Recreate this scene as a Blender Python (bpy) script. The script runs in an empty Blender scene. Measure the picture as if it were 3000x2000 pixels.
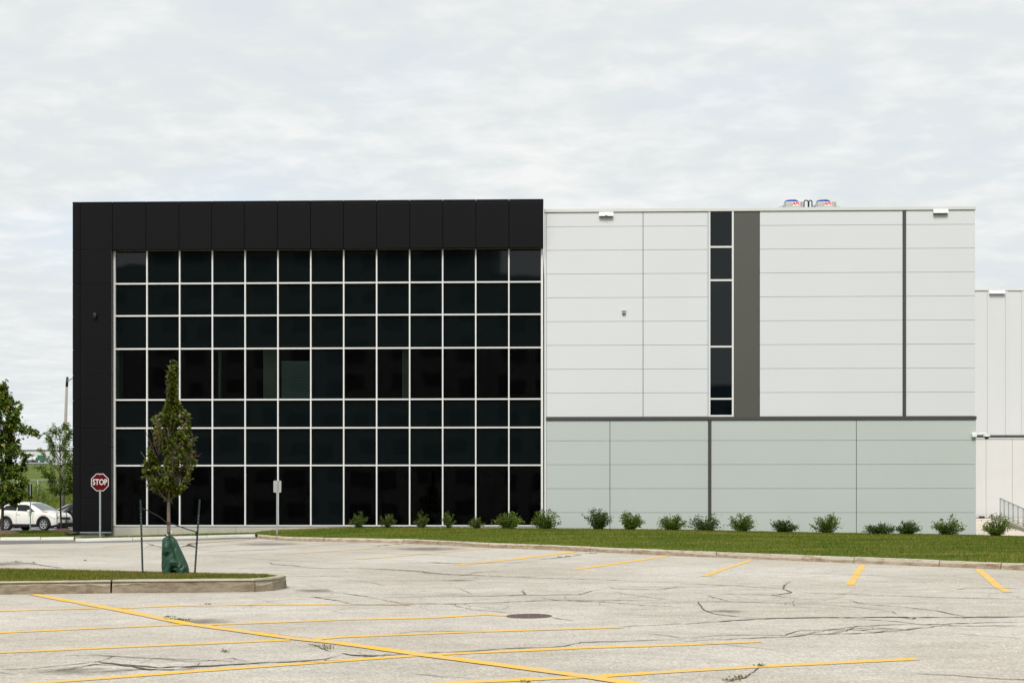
import bpy, bmesh, math, random
import numpy as np
from mathutils import Vector, Matrix
R = math.radians
random.seed(7); rng = np.random.default_rng(7)
S = bpy.context.scene
C = S.collection

# ------------------------------------------------------------------ camera, sky, sun, exposure
F = 50 / 36 * 3000.0          # focal length in photo pixels
HY = 1530.0                   # horizon row in the photo
cam = bpy.data.cameras.new('camera'); co = bpy.data.objects.new('camera', cam); C.objects.link(co)
cam.lens = 50; cam.sensor_width = 36; cam.shift_y = (HY - 1000) / 3000
cam.clip_start = 0.1; cam.clip_end = 5000
co.location = (0, 0, 0); co.rotation_euler = (R(90), 0, 0)
S.camera = co
S.render.engine = 'CYCLES'
S.cycles.max_bounces = 8; S.cycles.transparent_max_bounces = 16
S.cycles.sample_clamp_indirect = 6
S.view_settings.view_transform = 'Standard'; S.view_settings.look = 'None'
S.view_settings.gamma = 1.0; S.view_settings.use_curve_mapping = False
S.view_settings.exposure = 1.35

SUN_EL, SUN_AZ = 52.0, 8.0     # behind the camera, a little to the left
W = bpy.data.worlds.new('World'); S.world = W; W.use_nodes = True
def world():
    nt = W.node_tree; nt.nodes.clear(); N = nt.nodes.new; L = nt.links.new
    out = N('ShaderNodeOutputWorld'); bg = N('ShaderNodeBackground'); L(bg.outputs[0], out.inputs[0])
    sky = N('ShaderNodeTexSky'); sky.sky_type = 'NISHITA'; sky.sun_disc = False
    sky.sun_elevation = R(SUN_EL); sky.sun_rotation = R(180 + SUN_AZ); sky.air_density = 1.0; sky.dust_density = 2.0
    tc = N('ShaderNodeTexCoord'); sp = N('ShaderNodeSeparateXYZ'); L(tc.outputs['Generated'], sp.inputs[0])
    mx = N('ShaderNodeMath'); mx.operation = 'MAXIMUM'; L(sp.outputs[2], mx.inputs[0]); mx.inputs[1].default_value = 0.0
    ad = N('ShaderNodeMath'); ad.operation = 'ADD'; L(mx.outputs[0], ad.inputs[0]); ad.inputs[1].default_value = 0.13
    cb = N('ShaderNodeCombineXYZ')
    for i in (0, 1):
        d = N('ShaderNodeMath'); d.operation = 'DIVIDE'; L(sp.outputs[i], d.inputs[0]); L(ad.outputs[0], d.inputs[1]); L(d.outputs[0], cb.inputs[i])
    def noise(scale, detail, rough, dist, sx, sy, loc, rot=0):
        m = N('ShaderNodeMapping'); m.inputs['Scale'].default_value = (sx, sy, 1); m.inputs['Location'].default_value = loc
        m.inputs['Rotation'].default_value = (0, 0, R(rot)); L(cb.outputs[0], m.inputs[0])
        n = N('ShaderNodeTexNoise'); n.inputs['Scale'].default_value = scale; n.inputs['Detail'].default_value = detail
        n.inputs['Roughness'].default_value = rough; n.inputs['Distortion'].default_value = dist; L(m.outputs[0], n.inputs['Vector'])
        return n
    n1 = noise(9.0, 9, 0.55, 0.2, 1.0, 1.2, (3.1, 1.2, 0), 16); n3 = noise(1.7, 4, 0.5, 0.3, 1.0, 1.3, (9.1, 4.2, 0), 12)
    bl = N('ShaderNodeMix'); bl.data_type = 'FLOAT'; bl.inputs[0].default_value = 0.48; L(n1.outputs[0], bl.inputs[2]); L(n3.outputs[0], bl.inputs[3])
    r1 = N('ShaderNodeValToRGB'); e = r1.color_ramp.elements
    e[0].position = 0.36; e[0].color = (0.288, 0.309, 0.326, 1)
    e[1].position = 0.63; e[1].color = (0.358, 0.362, 0.360, 1)
    x = r1.color_ramp.elements.new(0.49); x.color = (0.307, 0.322, 0.326, 1)
    L(bl.outputs[0], r1.inputs[0])
    # thin places in the cloud sheet let some blue through
    n2 = noise(0.62, 6, 0.5, 0.3, 1.0, 1.3, (0.55, 7.3, 0), 10)
    r2 = N('ShaderNodeValToRGB'); e = r2.color_ramp.elements
    e[0].position = 0.53; e[0].color = (0, 0, 0, 1); e[1].position = 0.72; e[1].color = (0.22, 0.22, 0.22, 1)
    L(n2.outputs[0], r2.inputs[0])
    sk = N('ShaderNodeMix'); sk.data_type = 'RGBA'; sk.blend_type = 'MULTIPLY'; sk.inputs[0].default_value = 1
    L(sky.outputs[0], sk.inputs[6]); sk.inputs[7].default_value = (0.10, 0.10, 0.10, 1)
    mix = N('ShaderNodeMix'); mix.data_type = 'RGBA'; L(r2.outputs[0], mix.inputs[0]); L(r1.outputs[0], mix.inputs[6]); L(sk.outputs[2], mix.inputs[7])
    L(mix.outputs[2], bg.inputs[0]); bg.inputs[1].default_value = 1.0
world()
sun = bpy.data.lights.new('sun', 'SUN'); so = bpy.data.objects.new('sun', sun); C.objects.link(so)
sun.energy = 1.5; sun.angle = R(24); sun.color = (1.0, 0.965, 0.92)
sd = Vector((math.sin(R(SUN_AZ)) * math.cos(R(SUN_EL)), math.cos(R(SUN_AZ)) * math.cos(R(SUN_EL)), -math.sin(R(SUN_EL))))
so.rotation_euler = sd.to_track_quat('-Z', 'Y').to_euler()

# ------------------------------------------------------------------ helpers: places
GA, GB, GC = 2.0, 0.0225, 0.008
def gz(x, y):
    y = min(max(y, -12), 92); x = min(max(x, -45), 45)
    return -(GA - GB * y - GC * x)
def G(px, py, dz=0.0):                       # photo pixel -> point on the sloping lot (raised by dz)
    t = (px - 1500) / F; d = (py - HY) / F
    y = (GA - dz) / (d + GB + GC * t)
    return Vector((t * y, y, -d * y))
def at(px, py, Y): return Vector(((px - 1500) / F * Y, Y, (HY - py) / F * Y))

# ------------------------------------------------------------------ helpers: objects
def tag(o, label=None, cat=None, group=None, kind=None):
    if label: o['label'] = label
    if cat: o['category'] = cat
    if group: o['group'] = group
    if kind: o['kind'] = kind
    return o
def empty(name, loc, label, cat, rz=0, group=None):
    o = bpy.data.objects.new(name, None); C.objects.link(o); o.location = loc; o.rotation_euler = (0, 0, rz)
    o.empty_display_size = 0.3
    return tag(o, label, cat, group)
def link(name, me, parent=None, mats=()):
    for m in mats: me.materials.append(m)
    o = bpy.data.objects.new(name, me); C.objects.link(o)
    if parent: o.parent = parent
    return o
class MB:
    def __init__(s): s.v = []; s.f = []; s.m = []
    def add(s, vs, fs, mi=0):
        b = len(s.v); s.v += [tuple(p) for p in vs]; s.f += [tuple(i + b for i in f) for f in fs]; s.m += [mi] * len(fs)
        return s
    def box(s, x0, x1, y0, y1, z0, z1, mi=0):
        return s.add([(x0,y0,z0),(x1,y0,z0),(x1,y1,z0),(x0,y1,z0),(x0,y0,z1),(x1,y0,z1),(x1,y1,z1),(x0,y1,z1)],
                     [(0,3,2,1),(4,5,6,7),(0,1,5,4),(1,2,6,5),(2,3,7,6),(3,0,4,7)], mi)
    def bbox(s, x0, x1, y0, y1, z0, z1, b=0.005, mi=0):       # box with chamfered edges
        bm = bmesh.new(); bmesh.ops.create_cube(bm, size=1)
        for v in bm.verts: v.co = Vector(((x0+x1)/2 + v.co.x*(x1-x0), (y0+y1)/2 + v.co.y*(y1-y0), (z0+z1)/2 + v.co.z*(z1-z0)))
        bmesh.ops.bevel(bm, geom=bm.edges[:], offset=b, segments=2, affect='EDGES', profile=0.5)
        bm.verts.index_update(); s.add([v.co[:] for v in bm.verts], [[v.index for v in f.verts] for f in bm.faces], mi); bm.free(); return s
    def tube(s, pts, rad, n=8, mi=0, cap=True):
        pts = [Vector(p) for p in pts]; k = len(pts)
        if not hasattr(rad, '__len__'): rad = [rad] * k
        b = len(s.v); up = None
        for i, p in enumerate(pts):
            d = (pts[min(i+1, k-1)] - pts[max(i-1, 0)]).normalized()
            if up is None: up = Vector((0, 0, 1)) if abs(d.z) < 0.9 else Vector((1, 0, 0))
            a = d.cross(up).normalized(); c = a.cross(d).normalized(); up = c
            for j in range(n):
                w = 2 * math.pi * j / n
                s.v.append(tuple(p + (a * math.cos(w) + c * math.sin(w)) * rad[i]))
        for i in range(k - 1):
            for j in range(n):
                j2 = (j + 1) % n
                s.f.append((b+i*n+j, b+i*n+j2, b+(i+1)*n+j2, b+(i+1)*n+j)); s.m.append(mi)
        if cap:
            s.f.append(tuple(b + j for j in range(n))[::-1]); s.m.append(mi)
            s.f.append(tuple(b + (k-1)*n + j for j in range(n))); s.m.append(mi)
        return s
    def cyl(s, c, axis, r, h, n=20, mi=0):
        c = Vector(c); a = Vector(axis).normalized()
        return s.tube([c, c + a * h], r, n, mi)
    def lathe(s, prof, n=24, axis='z', c=(0,0,0), mi=0, closed=False):
        b = len(s.v); k = len(prof)
        for r, h in prof:
            for j in range(n):
                w = 2*math.pi*j/n; p = (r*math.cos(w), r*math.sin(w), h)
                if axis == 'y': p = (p[0], p[2], p[1])
                s.v.append((p[0]+c[0], p[1]+c[1], p[2]+c[2]))
        for i in range(k if closed else k - 1):
            i2 = (i + 1) % k
            for j in range(n):
                j2 = (j+1) % n
                q = (b+i*n+j, b+i*n+j2, b+i2*n+j2, b+i2*n+j)
                s.f.append(q if axis == 'z' else q[::-1]); s.m.append(mi)
        return s
    def prism(s, poly, axis, a0, a1, mi=0):   # poly of 2D points extruded along y ('y': points are x,z)
        n = len(poly)
        if axis == 'y': vs = [(p[0], a0, p[1]) for p in poly] + [(p[0], a1, p[1]) for p in poly]
        else: vs = [(p[0], p[1], a0) for p in poly] + [(p[0], p[1], a1) for p in poly]
        fs = [tuple(range(n)), tuple(range(2*n-1, n-1, -1))] + [(i, i+n, (i+1)%n+n, (i+1)%n) for i in range(n)]
        return s.add(vs, fs, mi)
    def mesh(s, name, mats, smooth=False):
        me = bpy.data.meshes.new(name); me.from_pydata(s.v, [], s.f)
        for m in (mats if isinstance(mats, (list, tuple)) else [mats]): me.materials.append(m)
        if any(s.m): me.polygons.foreach_set('material_index', s.m)
        if smooth: me.polygons.foreach_set('use_smooth', [True] * len(s.f))
        me.update(); return me
    def build(s, name, mats, parent=None, smooth=False, loc=None, fix=True):
        me = s.mesh(name, mats, smooth)
        if fix:
            bm = bmesh.new(); bm.from_mesh(me); bmesh.ops.recalc_face_normals(bm, faces=bm.faces[:]); bm.to_mesh(me); bm.free()
        o = link(name, me, parent)
        if loc is not None: o.location = loc
        return o
def np_mesh(name, v, f, mats, mi=None, smooth=False):     # v (n,3), f (m,3|4) arrays
    me = bpy.data.meshes.new(name); v = np.asarray(v, np.float32); f = np.asarray(f, np.int32); k = f.shape[1]
    me.vertices.add(len(v)); me.vertices.foreach_set('co', v.ravel())
    me.loops.add(f.size); me.loops.foreach_set('vertex_index', f.ravel())
    me.polygons.add(len(f)); me.polygons.foreach_set('loop_start', np.arange(0, f.size, k, dtype=np.int32))
    for m in mats: me.materials.append(m)
    if mi is not None: me.polygons.foreach_set('material_index', np.asarray(mi, np.int32))
    if smooth: me.polygons.foreach_set('use_smooth', np.ones(len(f), bool))
    me.update(calc_edges=True); return me
def text_object(name, body, size, mat, parent, loc, rot, sx=1.0, bold=0.0, ext=0.002, shear=0.0, sp=1.0):
    cu = bpy.data.curves.new('tmp', 'FONT'); cu.body = body; cu.size = size; cu.align_x = 'CENTER'; cu.align_y = 'CENTER'
    cu.extrude = ext; cu.offset = bold; cu.shear = shear; cu.space_character = sp; cu.resolution_u = 4
    o = bpy.data.objects.new('tmp', cu); C.objects.link(o)
    dg = bpy.context.evaluated_depsgraph_get(); me = bpy.data.meshes.new_from_object(o.evaluated_get(dg))
    bpy.data.objects.remove(o); me.materials.clear(); me.materials.append(mat); me.name = name
    t = link(name, me, parent); t.location = loc; t.rotation_euler = rot; t.scale = (sx, 1, 1)
    return t

# ------------------------------------------------------------------ materials
def nodes(name):
    m = bpy.data.materials.new(name); m.use_nodes = True; nt = m.node_tree
    return m, nt, nt.nodes.new, nt.links.new, nt.nodes['Principled BSDF']
def mat(name, col, rough=0.6, var=0.0, scale=3.0, bump=0.0, bscale=40.0, metal=0.0, spec=0.5, stretch=(1,1,1), var2=0.0, scale2=60.0, coat=0.0):
    m, nt, N, L, b = nodes(name)
    b.inputs['Base Color'].default_value = (*col, 1); b.inputs['Roughness'].default_value = rough
    b.inputs['Metallic'].default_value = metal; b.inputs['Specular IOR Level'].default_value = spec; b.inputs['Coat Weight'].default_value = coat
    tc = N('ShaderNodeTexCoord'); mp = N('ShaderNodeMapping'); mp.inputs['Scale'].default_value = stretch; L(tc.outputs['Object'], mp.inputs[0])
    if var or var2:
        n = N('ShaderNodeTexNoise'); n.inputs['Scale'].default_value = scale; n.inputs['Detail'].default_value = 6; n.inputs['Roughness'].default_value = 0.6; L(mp.outputs[0], n.inputs['Vector'])
        n2 = N('ShaderNodeTexNoise'); n2.inputs['Scale'].default_value = scale2; n2.inputs['Detail'].default_value = 3; L(mp.outputs[0], n2.inputs['Vector'])
        f1 = N('ShaderNodeMapRange'); L(n.outputs[0], f1.inputs[0]); f1.inputs[1].default_value = 0.3; f1.inputs[2].default_value = 0.7; f1.inputs[3].default_value = 1 - var; f1.inputs[4].default_value = 1 + var
        f2 = N('ShaderNodeMapRange'); L(n2.outputs[0], f2.inputs[0]); f2.inputs[1].default_value = 0.3; f2.inputs[2].default_value = 0.7; f2.inputs[3].default_value = 1 - var2; f2.inputs[4].default_value = 1 + var2
        mu = N('ShaderNodeMath'); mu.operation = 'MULTIPLY'; L(f1.outputs[0], mu.inputs[0]); L(f2.outputs[0], mu.inputs[1])
        v = N('ShaderNodeVectorMath'); v.operation = 'SCALE'; v.inputs[0].default_value = col; L(mu.outputs[0], v.inputs['Scale']); L(v.outputs[0], b.inputs['Base Color'])
    if bump:
        n = N('ShaderNodeTexNoise'); n.inputs['Scale'].default_value = bscale; n.inputs['Detail'].default_value = 4; L(mp.outputs[0], n.inputs['Vector'])
        bp = N('ShaderNodeBump'); bp.inputs['Strength'].default_value = bump; bp.inputs['Distance'].default_value = 0.02; L(n.outputs[0], bp.inputs['Height']); L(bp.outputs[0], b.inputs['Normal'])
    return m
def leaf_mat(name, stops, trans=0.35, rough=0.5, patch=0.0):
    m, nt, N, L, b = nodes(name); g = N('ShaderNodeNewGeometry'); r = N('ShaderNodeValToRGB')
    r.color_ramp.elements.remove(r.color_ramp.elements[1])
    for i, (p, c) in enumerate(stops):
        e = r.color_ramp.elements[0] if i == 0 else r.color_ramp.elements.new(p)
        e.position = p; e.color = (*c, 1)
    L(g.outputs['Random Per Island'], r.inputs[0])
    if patch:
        tc = N('ShaderNodeTexCoord'); mp = N('ShaderNodeMapping'); mp.inputs['Scale'].default_value = (.30, .95, 1); L(tc.outputs['Object'], mp.inputs[0])
        n = N('ShaderNodeTexNoise'); n.inputs['Scale'].default_value = .9; n.inputs['Detail'].default_value = 9; n.inputs['Roughness'].default_value = .72; L(mp.outputs[0], n.inputs['Vector'])
        f = N('ShaderNodeMapRange'); L(n.outputs[0], f.inputs[0]); f.inputs[1].default_value = .33; f.inputs[2].default_value = .67; f.inputs[3].default_value = -patch; f.inputs[4].default_value = patch
        a = N('ShaderNodeMath'); a.operation = 'ADD'; L(g.outputs['Random Per Island'], a.inputs[0]); L(f.outputs[0], a.inputs[1]); L(a.outputs[0], r.inputs[0])
    L(r.outputs[0], b.inputs['Base Color']); b.inputs['Roughness'].default_value = rough
    b.inputs['Specular IOR Level'].default_value = 0.3
    t = N('ShaderNodeBsdfTranslucent'); mx = N('ShaderNodeMixShader'); mx.inputs[0].default_value = trans
    hs = N('ShaderNodeVectorMath'); hs.operation = 'MULTIPLY'; hs.inputs[1].default_value = (1.25, 1.25, 0.6); L(r.outputs[0], hs.inputs[0]); L(hs.outputs[0], t.inputs[0])
    L(b.outputs[0], mx.inputs[1]); L(t.outputs[0], mx.inputs[2]); L(mx.outputs[0], nt.nodes['Material Output'].inputs[0])
    return m
def asphalt_mat(name, c0, c1, speck=0.16, stain=0.13, cool=None):
    m, nt, N, L, b = nodes(name); tc = N('ShaderNodeTexCoord')
    def noise(sc, det, st=(1,1,1), dist=0.0):
        mp = N('ShaderNodeMapping'); mp.inputs['Scale'].default_value = st; L(tc.outputs['Object'], mp.inputs[0])
        n = N('ShaderNodeTexNoise'); n.inputs['Scale'].default_value = sc; n.inputs['Detail'].default_value = det; n.inputs['Roughness'].default_value = 0.62; n.inputs['Distortion'].default_value = dist
        L(mp.outputs[0], n.inputs['Vector']); return n
    def rng_(n, a, c, lo, hi):
        f = N('ShaderNodeMapRange'); L(n.outputs[0], f.inputs[0]); f.inputs[1].default_value = a; f.inputs[2].default_value = c; f.inputs[3].default_value = lo; f.inputs[4].default_value = hi; return f
    a = noise(0.16, 6, (1, 1, 1)); r = N('ShaderNodeValToRGB'); e = r.color_ramp.elements
    e[0].position = 0.36; e[0].color = (*c0, 1); e[1].position = 0.64; e[1].color = (*c1, 1); L(a.outputs[0], r.inputs[0])
    big = rng_(noise(0.9, 7, (1, 2.0, 1), 0.4), 0.3, 0.7, 1 - stain, 1 + stain)
    mid = rng_(noise(7, 5, (1, 1.6, 1)), 0.3, 0.7, 1 - stain * .8, 1 + stain * .8)
    sp = rng_(noise(30, 2, (1, .45, 1)), 0.25, 0.75, 1 - speck, 1 + speck)
    sp2 = rng_(noise(90, 2, (1, .5, 1)), 0.25, 0.75, 1 - speck, 1 + speck)
    # dark pits where stone has come out
    vo = N('ShaderNodeTexVoronoi'); vo.inputs['Scale'].default_value = 9; L(tc.outputs['Object'], vo.inputs['Vector'])
    pit = N('ShaderNodeMapRange'); L(vo.outputs['Distance'], pit.inputs[0]); pit.inputs[1].default_value = 0.03; pit.inputs[2].default_value = 0.10; pit.inputs[3].default_value = 0.78; pit.inputs[4].default_value = 1.0
    cur = None
    for n in (big, mid, sp, sp2, pit):
        if cur is None: cur = n
        else:
            mu = N('ShaderNodeMath'); mu.operation = 'MULTIPLY'; L(cur.outputs[0], mu.inputs[0]); L(n.outputs[0], mu.inputs[1]); cur = mu
    v = N('ShaderNodeVectorMath'); v.operation = 'SCALE'; L(r.outputs[0], v.inputs[0]); L(cur.outputs[0], v.inputs['Scale']); L(v.outputs[0], b.inputs['Base Color'])
    b.inputs['Roughness'].default_value = 0.9; b.inputs['Specular IOR Level'].default_value = 0.2
    bp = N('ShaderNodeBump'); bp.inputs['Strength'].default_value = 0.35; bp.inputs['Distance'].default_value = 0.01; L(sp2.outputs[0], bp.inputs['Height']); L(bp.outputs[0], b.inputs['Normal'])
    return m
def paint_mat(name, col, under, wear):          # road paint worn through to the asphalt
    m, nt, N, L, b = nodes(name); tc = N('ShaderNodeTexCoord')
    n = N('ShaderNodeTexNoise'); n.inputs['Scale'].default_value = 16; n.inputs['Detail'].default_value = 8; n.inputs['Roughness'].default_value = 0.75; L(tc.outputs['Object'], n.inputs['Vector'])
    n3 = N('ShaderNodeTexNoise'); n3.inputs['Scale'].default_value = 1.3; n3.inputs['Detail'].default_value = 4; L(tc.outputs['Object'], n3.inputs['Vector'])
    su = N('ShaderNodeMath'); su.operation = 'MULTIPLY_ADD'; L(n3.outputs[0], su.inputs[0]); su.inputs[1].default_value = 0.6; L(n.outputs[0], su.inputs[2])
    f = N('ShaderNodeMapRange'); L(su.outputs[0], f.inputs[0]); f.inputs[1].default_value = 0.80 - wear * .32; f.inputs[2].default_value = 1.02 - wear * .32
    mx = N('ShaderNodeMix'); mx.data_type = 'RGBA'; L(f.outputs[0], mx.inputs[0]); mx.inputs[6].default_value = (*col, 1); mx.inputs[7].default_value = (*under, 1)
    L(mx.outputs[2], b.inputs['Base Color']); b.inputs['Roughness'].default_value = 0.75; b.inputs['Specular IOR Level'].default_value = 0.25
    return m
def glass_mat(name, tint, vision, wob=0.05):
    m, nt, N, L, b = nodes(name); tc = N('ShaderNodeTexCoord'); oi = N('ShaderNodeObjectInfo')
    ad = N('ShaderNodeVectorMath'); ad.operation = 'MULTIPLY_ADD'; L(oi.outputs['Random'], ad.inputs[0]); ad.inputs[1].default_value = (37, 11, 23); L(tc.outputs['Object'], ad.inputs[2])
    n = N('ShaderNodeTexNoise'); n.inputs['Scale'].default_value = 0.55; n.inputs['Detail'].default_value = 1; L(ad.outputs[0], n.inputs['Vector'])
    bp = N('ShaderNodeBump'); bp.inputs['Strength'].default_value = wob; bp.inputs['Distance'].default_value = 0.12; L(n.outputs[0], bp.inputs['Height'])
    if not vision:
        b.inputs['Base Color'].default_value = (*tint, 1); b.inputs['Roughness'].default_value = 0.03; b.inputs['IOR'].default_value = 1.44; b.inputs['Specular IOR Level'].default_value = 0.5
        L(bp.outputs[0], b.inputs['Normal'])
    else:
        fr = N('ShaderNodeFresnel'); fr.inputs[0].default_value = 1.5
        gl = N('ShaderNodeBsdfGlossy'); gl.inputs['Roughness'].default_value = 0.02; L(bp.outputs[0], gl.inputs['Normal']); L(bp.outputs[0], fr.inputs['Normal'])
        tr = N('ShaderNodeBsdfTransparent'); tr.inputs[0].default_value = (*tint, 1)
        mx = N('ShaderNodeMixShader'); L(fr.outputs[0], mx.inputs[0]); L(tr.outputs[0], mx.inputs[1]); L(gl.outputs[0], mx.inputs[2]); L(mx.outputs[0], nt.nodes['Material Output'].inputs[0])
    return m
def grass_mat(name, c0, c1, c2, sc=0.6):
    m, nt, N, L, b = nodes(name); tc = N('ShaderNodeTexCoord')
    mp = N('ShaderNodeMapping'); mp.inputs['Scale'].default_value = (0.35, 1.5, 1); L(tc.outputs['Object'], mp.inputs[0])
    n = N('ShaderNodeTexNoise'); n.inputs['Scale'].default_value = sc; n.inputs['Detail'].default_value = 8; n.inputs['Roughness'].default_value = 0.7; L(mp.outputs[0], n.inputs['Vector'])
    r = N('ShaderNodeValToRGB'); e = r.color_ramp.elements
    e[0].position = 0.32; e[0].color = (*c0, 1); e[1].position = 0.70; e[1].color = (*c2, 1); x = e.new(0.5); x.color = (*c1, 1)
    L(n.outputs[0], r.inputs[0]); L(r.outputs[0], b.inputs['Base Color']); b.inputs['Roughness'].default_value = 0.9; b.inputs['Specular IOR Level'].default_value = 0.1
    n2 = N('ShaderNodeTexNoise'); n2.inputs['Scale'].default_value = 14; n2.inputs['Detail'].default_value = 4; L(tc.outputs['Object'], n2.inputs['Vector'])
    bp = N('ShaderNodeBump'); bp.inputs['Strength'].default_value = 0.8; bp.inputs['Distance'].default_value = 0.05; L(n2.outputs[0], bp.inputs['Height']); L(bp.outputs[0], b.inputs['Normal'])
    return m
def kerb_mat(name, base, dirt, amount):
    m, nt, N, L, b = nodes(name); tc = N('ShaderNodeTexCoord')
    mp = N('ShaderNodeMapping'); mp.inputs['Scale'].default_value = (1, 1, 3.5); L(tc.outputs['Object'], mp.inputs[0])
    n = N('ShaderNodeTexNoise'); n.inputs['Scale'].default_value = 2.6; n.inputs['Detail'].default_value = 8; n.inputs['Roughness'].default_value = 0.7; L(mp.outputs[0], n.inputs['Vector'])
    r = N('ShaderNodeMapRange'); L(n.outputs[0], r.inputs[0]); r.inputs[1].default_value = 0.62 - amount * .3; r.inputs[2].default_value = 0.70 - amount * .12
    mx = N('ShaderNodeMix'); mx.data_type = 'RGBA'; L(r.outputs[0], mx.inputs[0]); mx.inputs[6].default_value = (*base, 1); mx.inputs[7].default_value = (*dirt, 1)
    n2 = N('ShaderNodeTexNoise'); n2.inputs['Scale'].default_value = 45; n2.inputs['Detail'].default_value = 3; L(tc.outputs['Object'], n2.inputs['Vector'])
    f = N('ShaderNodeMapRange'); L(n2.outputs[0], f.inputs[0]); f.inputs[1].default_value = .3; f.inputs[2].default_value = .7; f.inputs[3].default_value = .86; f.inputs[4].default_value = 1.14
    v = N('ShaderNodeVectorMath'); v.operation = 'SCALE'; L(mx.outputs[2], v.inputs[0]); L(f.outputs[0], v.inputs['Scale']); L(v.outputs[0], b.inputs['Base Color'])
    b.inputs['Roughness'].default_value = 0.9; b.inputs['Specular IOR Level'].default_value = 0.2
    bp = N('ShaderNodeBump'); bp.inputs['Strength'].default_value = 0.5; bp.inputs['Distance'].default_value = 0.015; L(n.outputs[0], bp.inputs['Height']); L(bp.outputs[0], b.inputs['Normal'])
    return m

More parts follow.
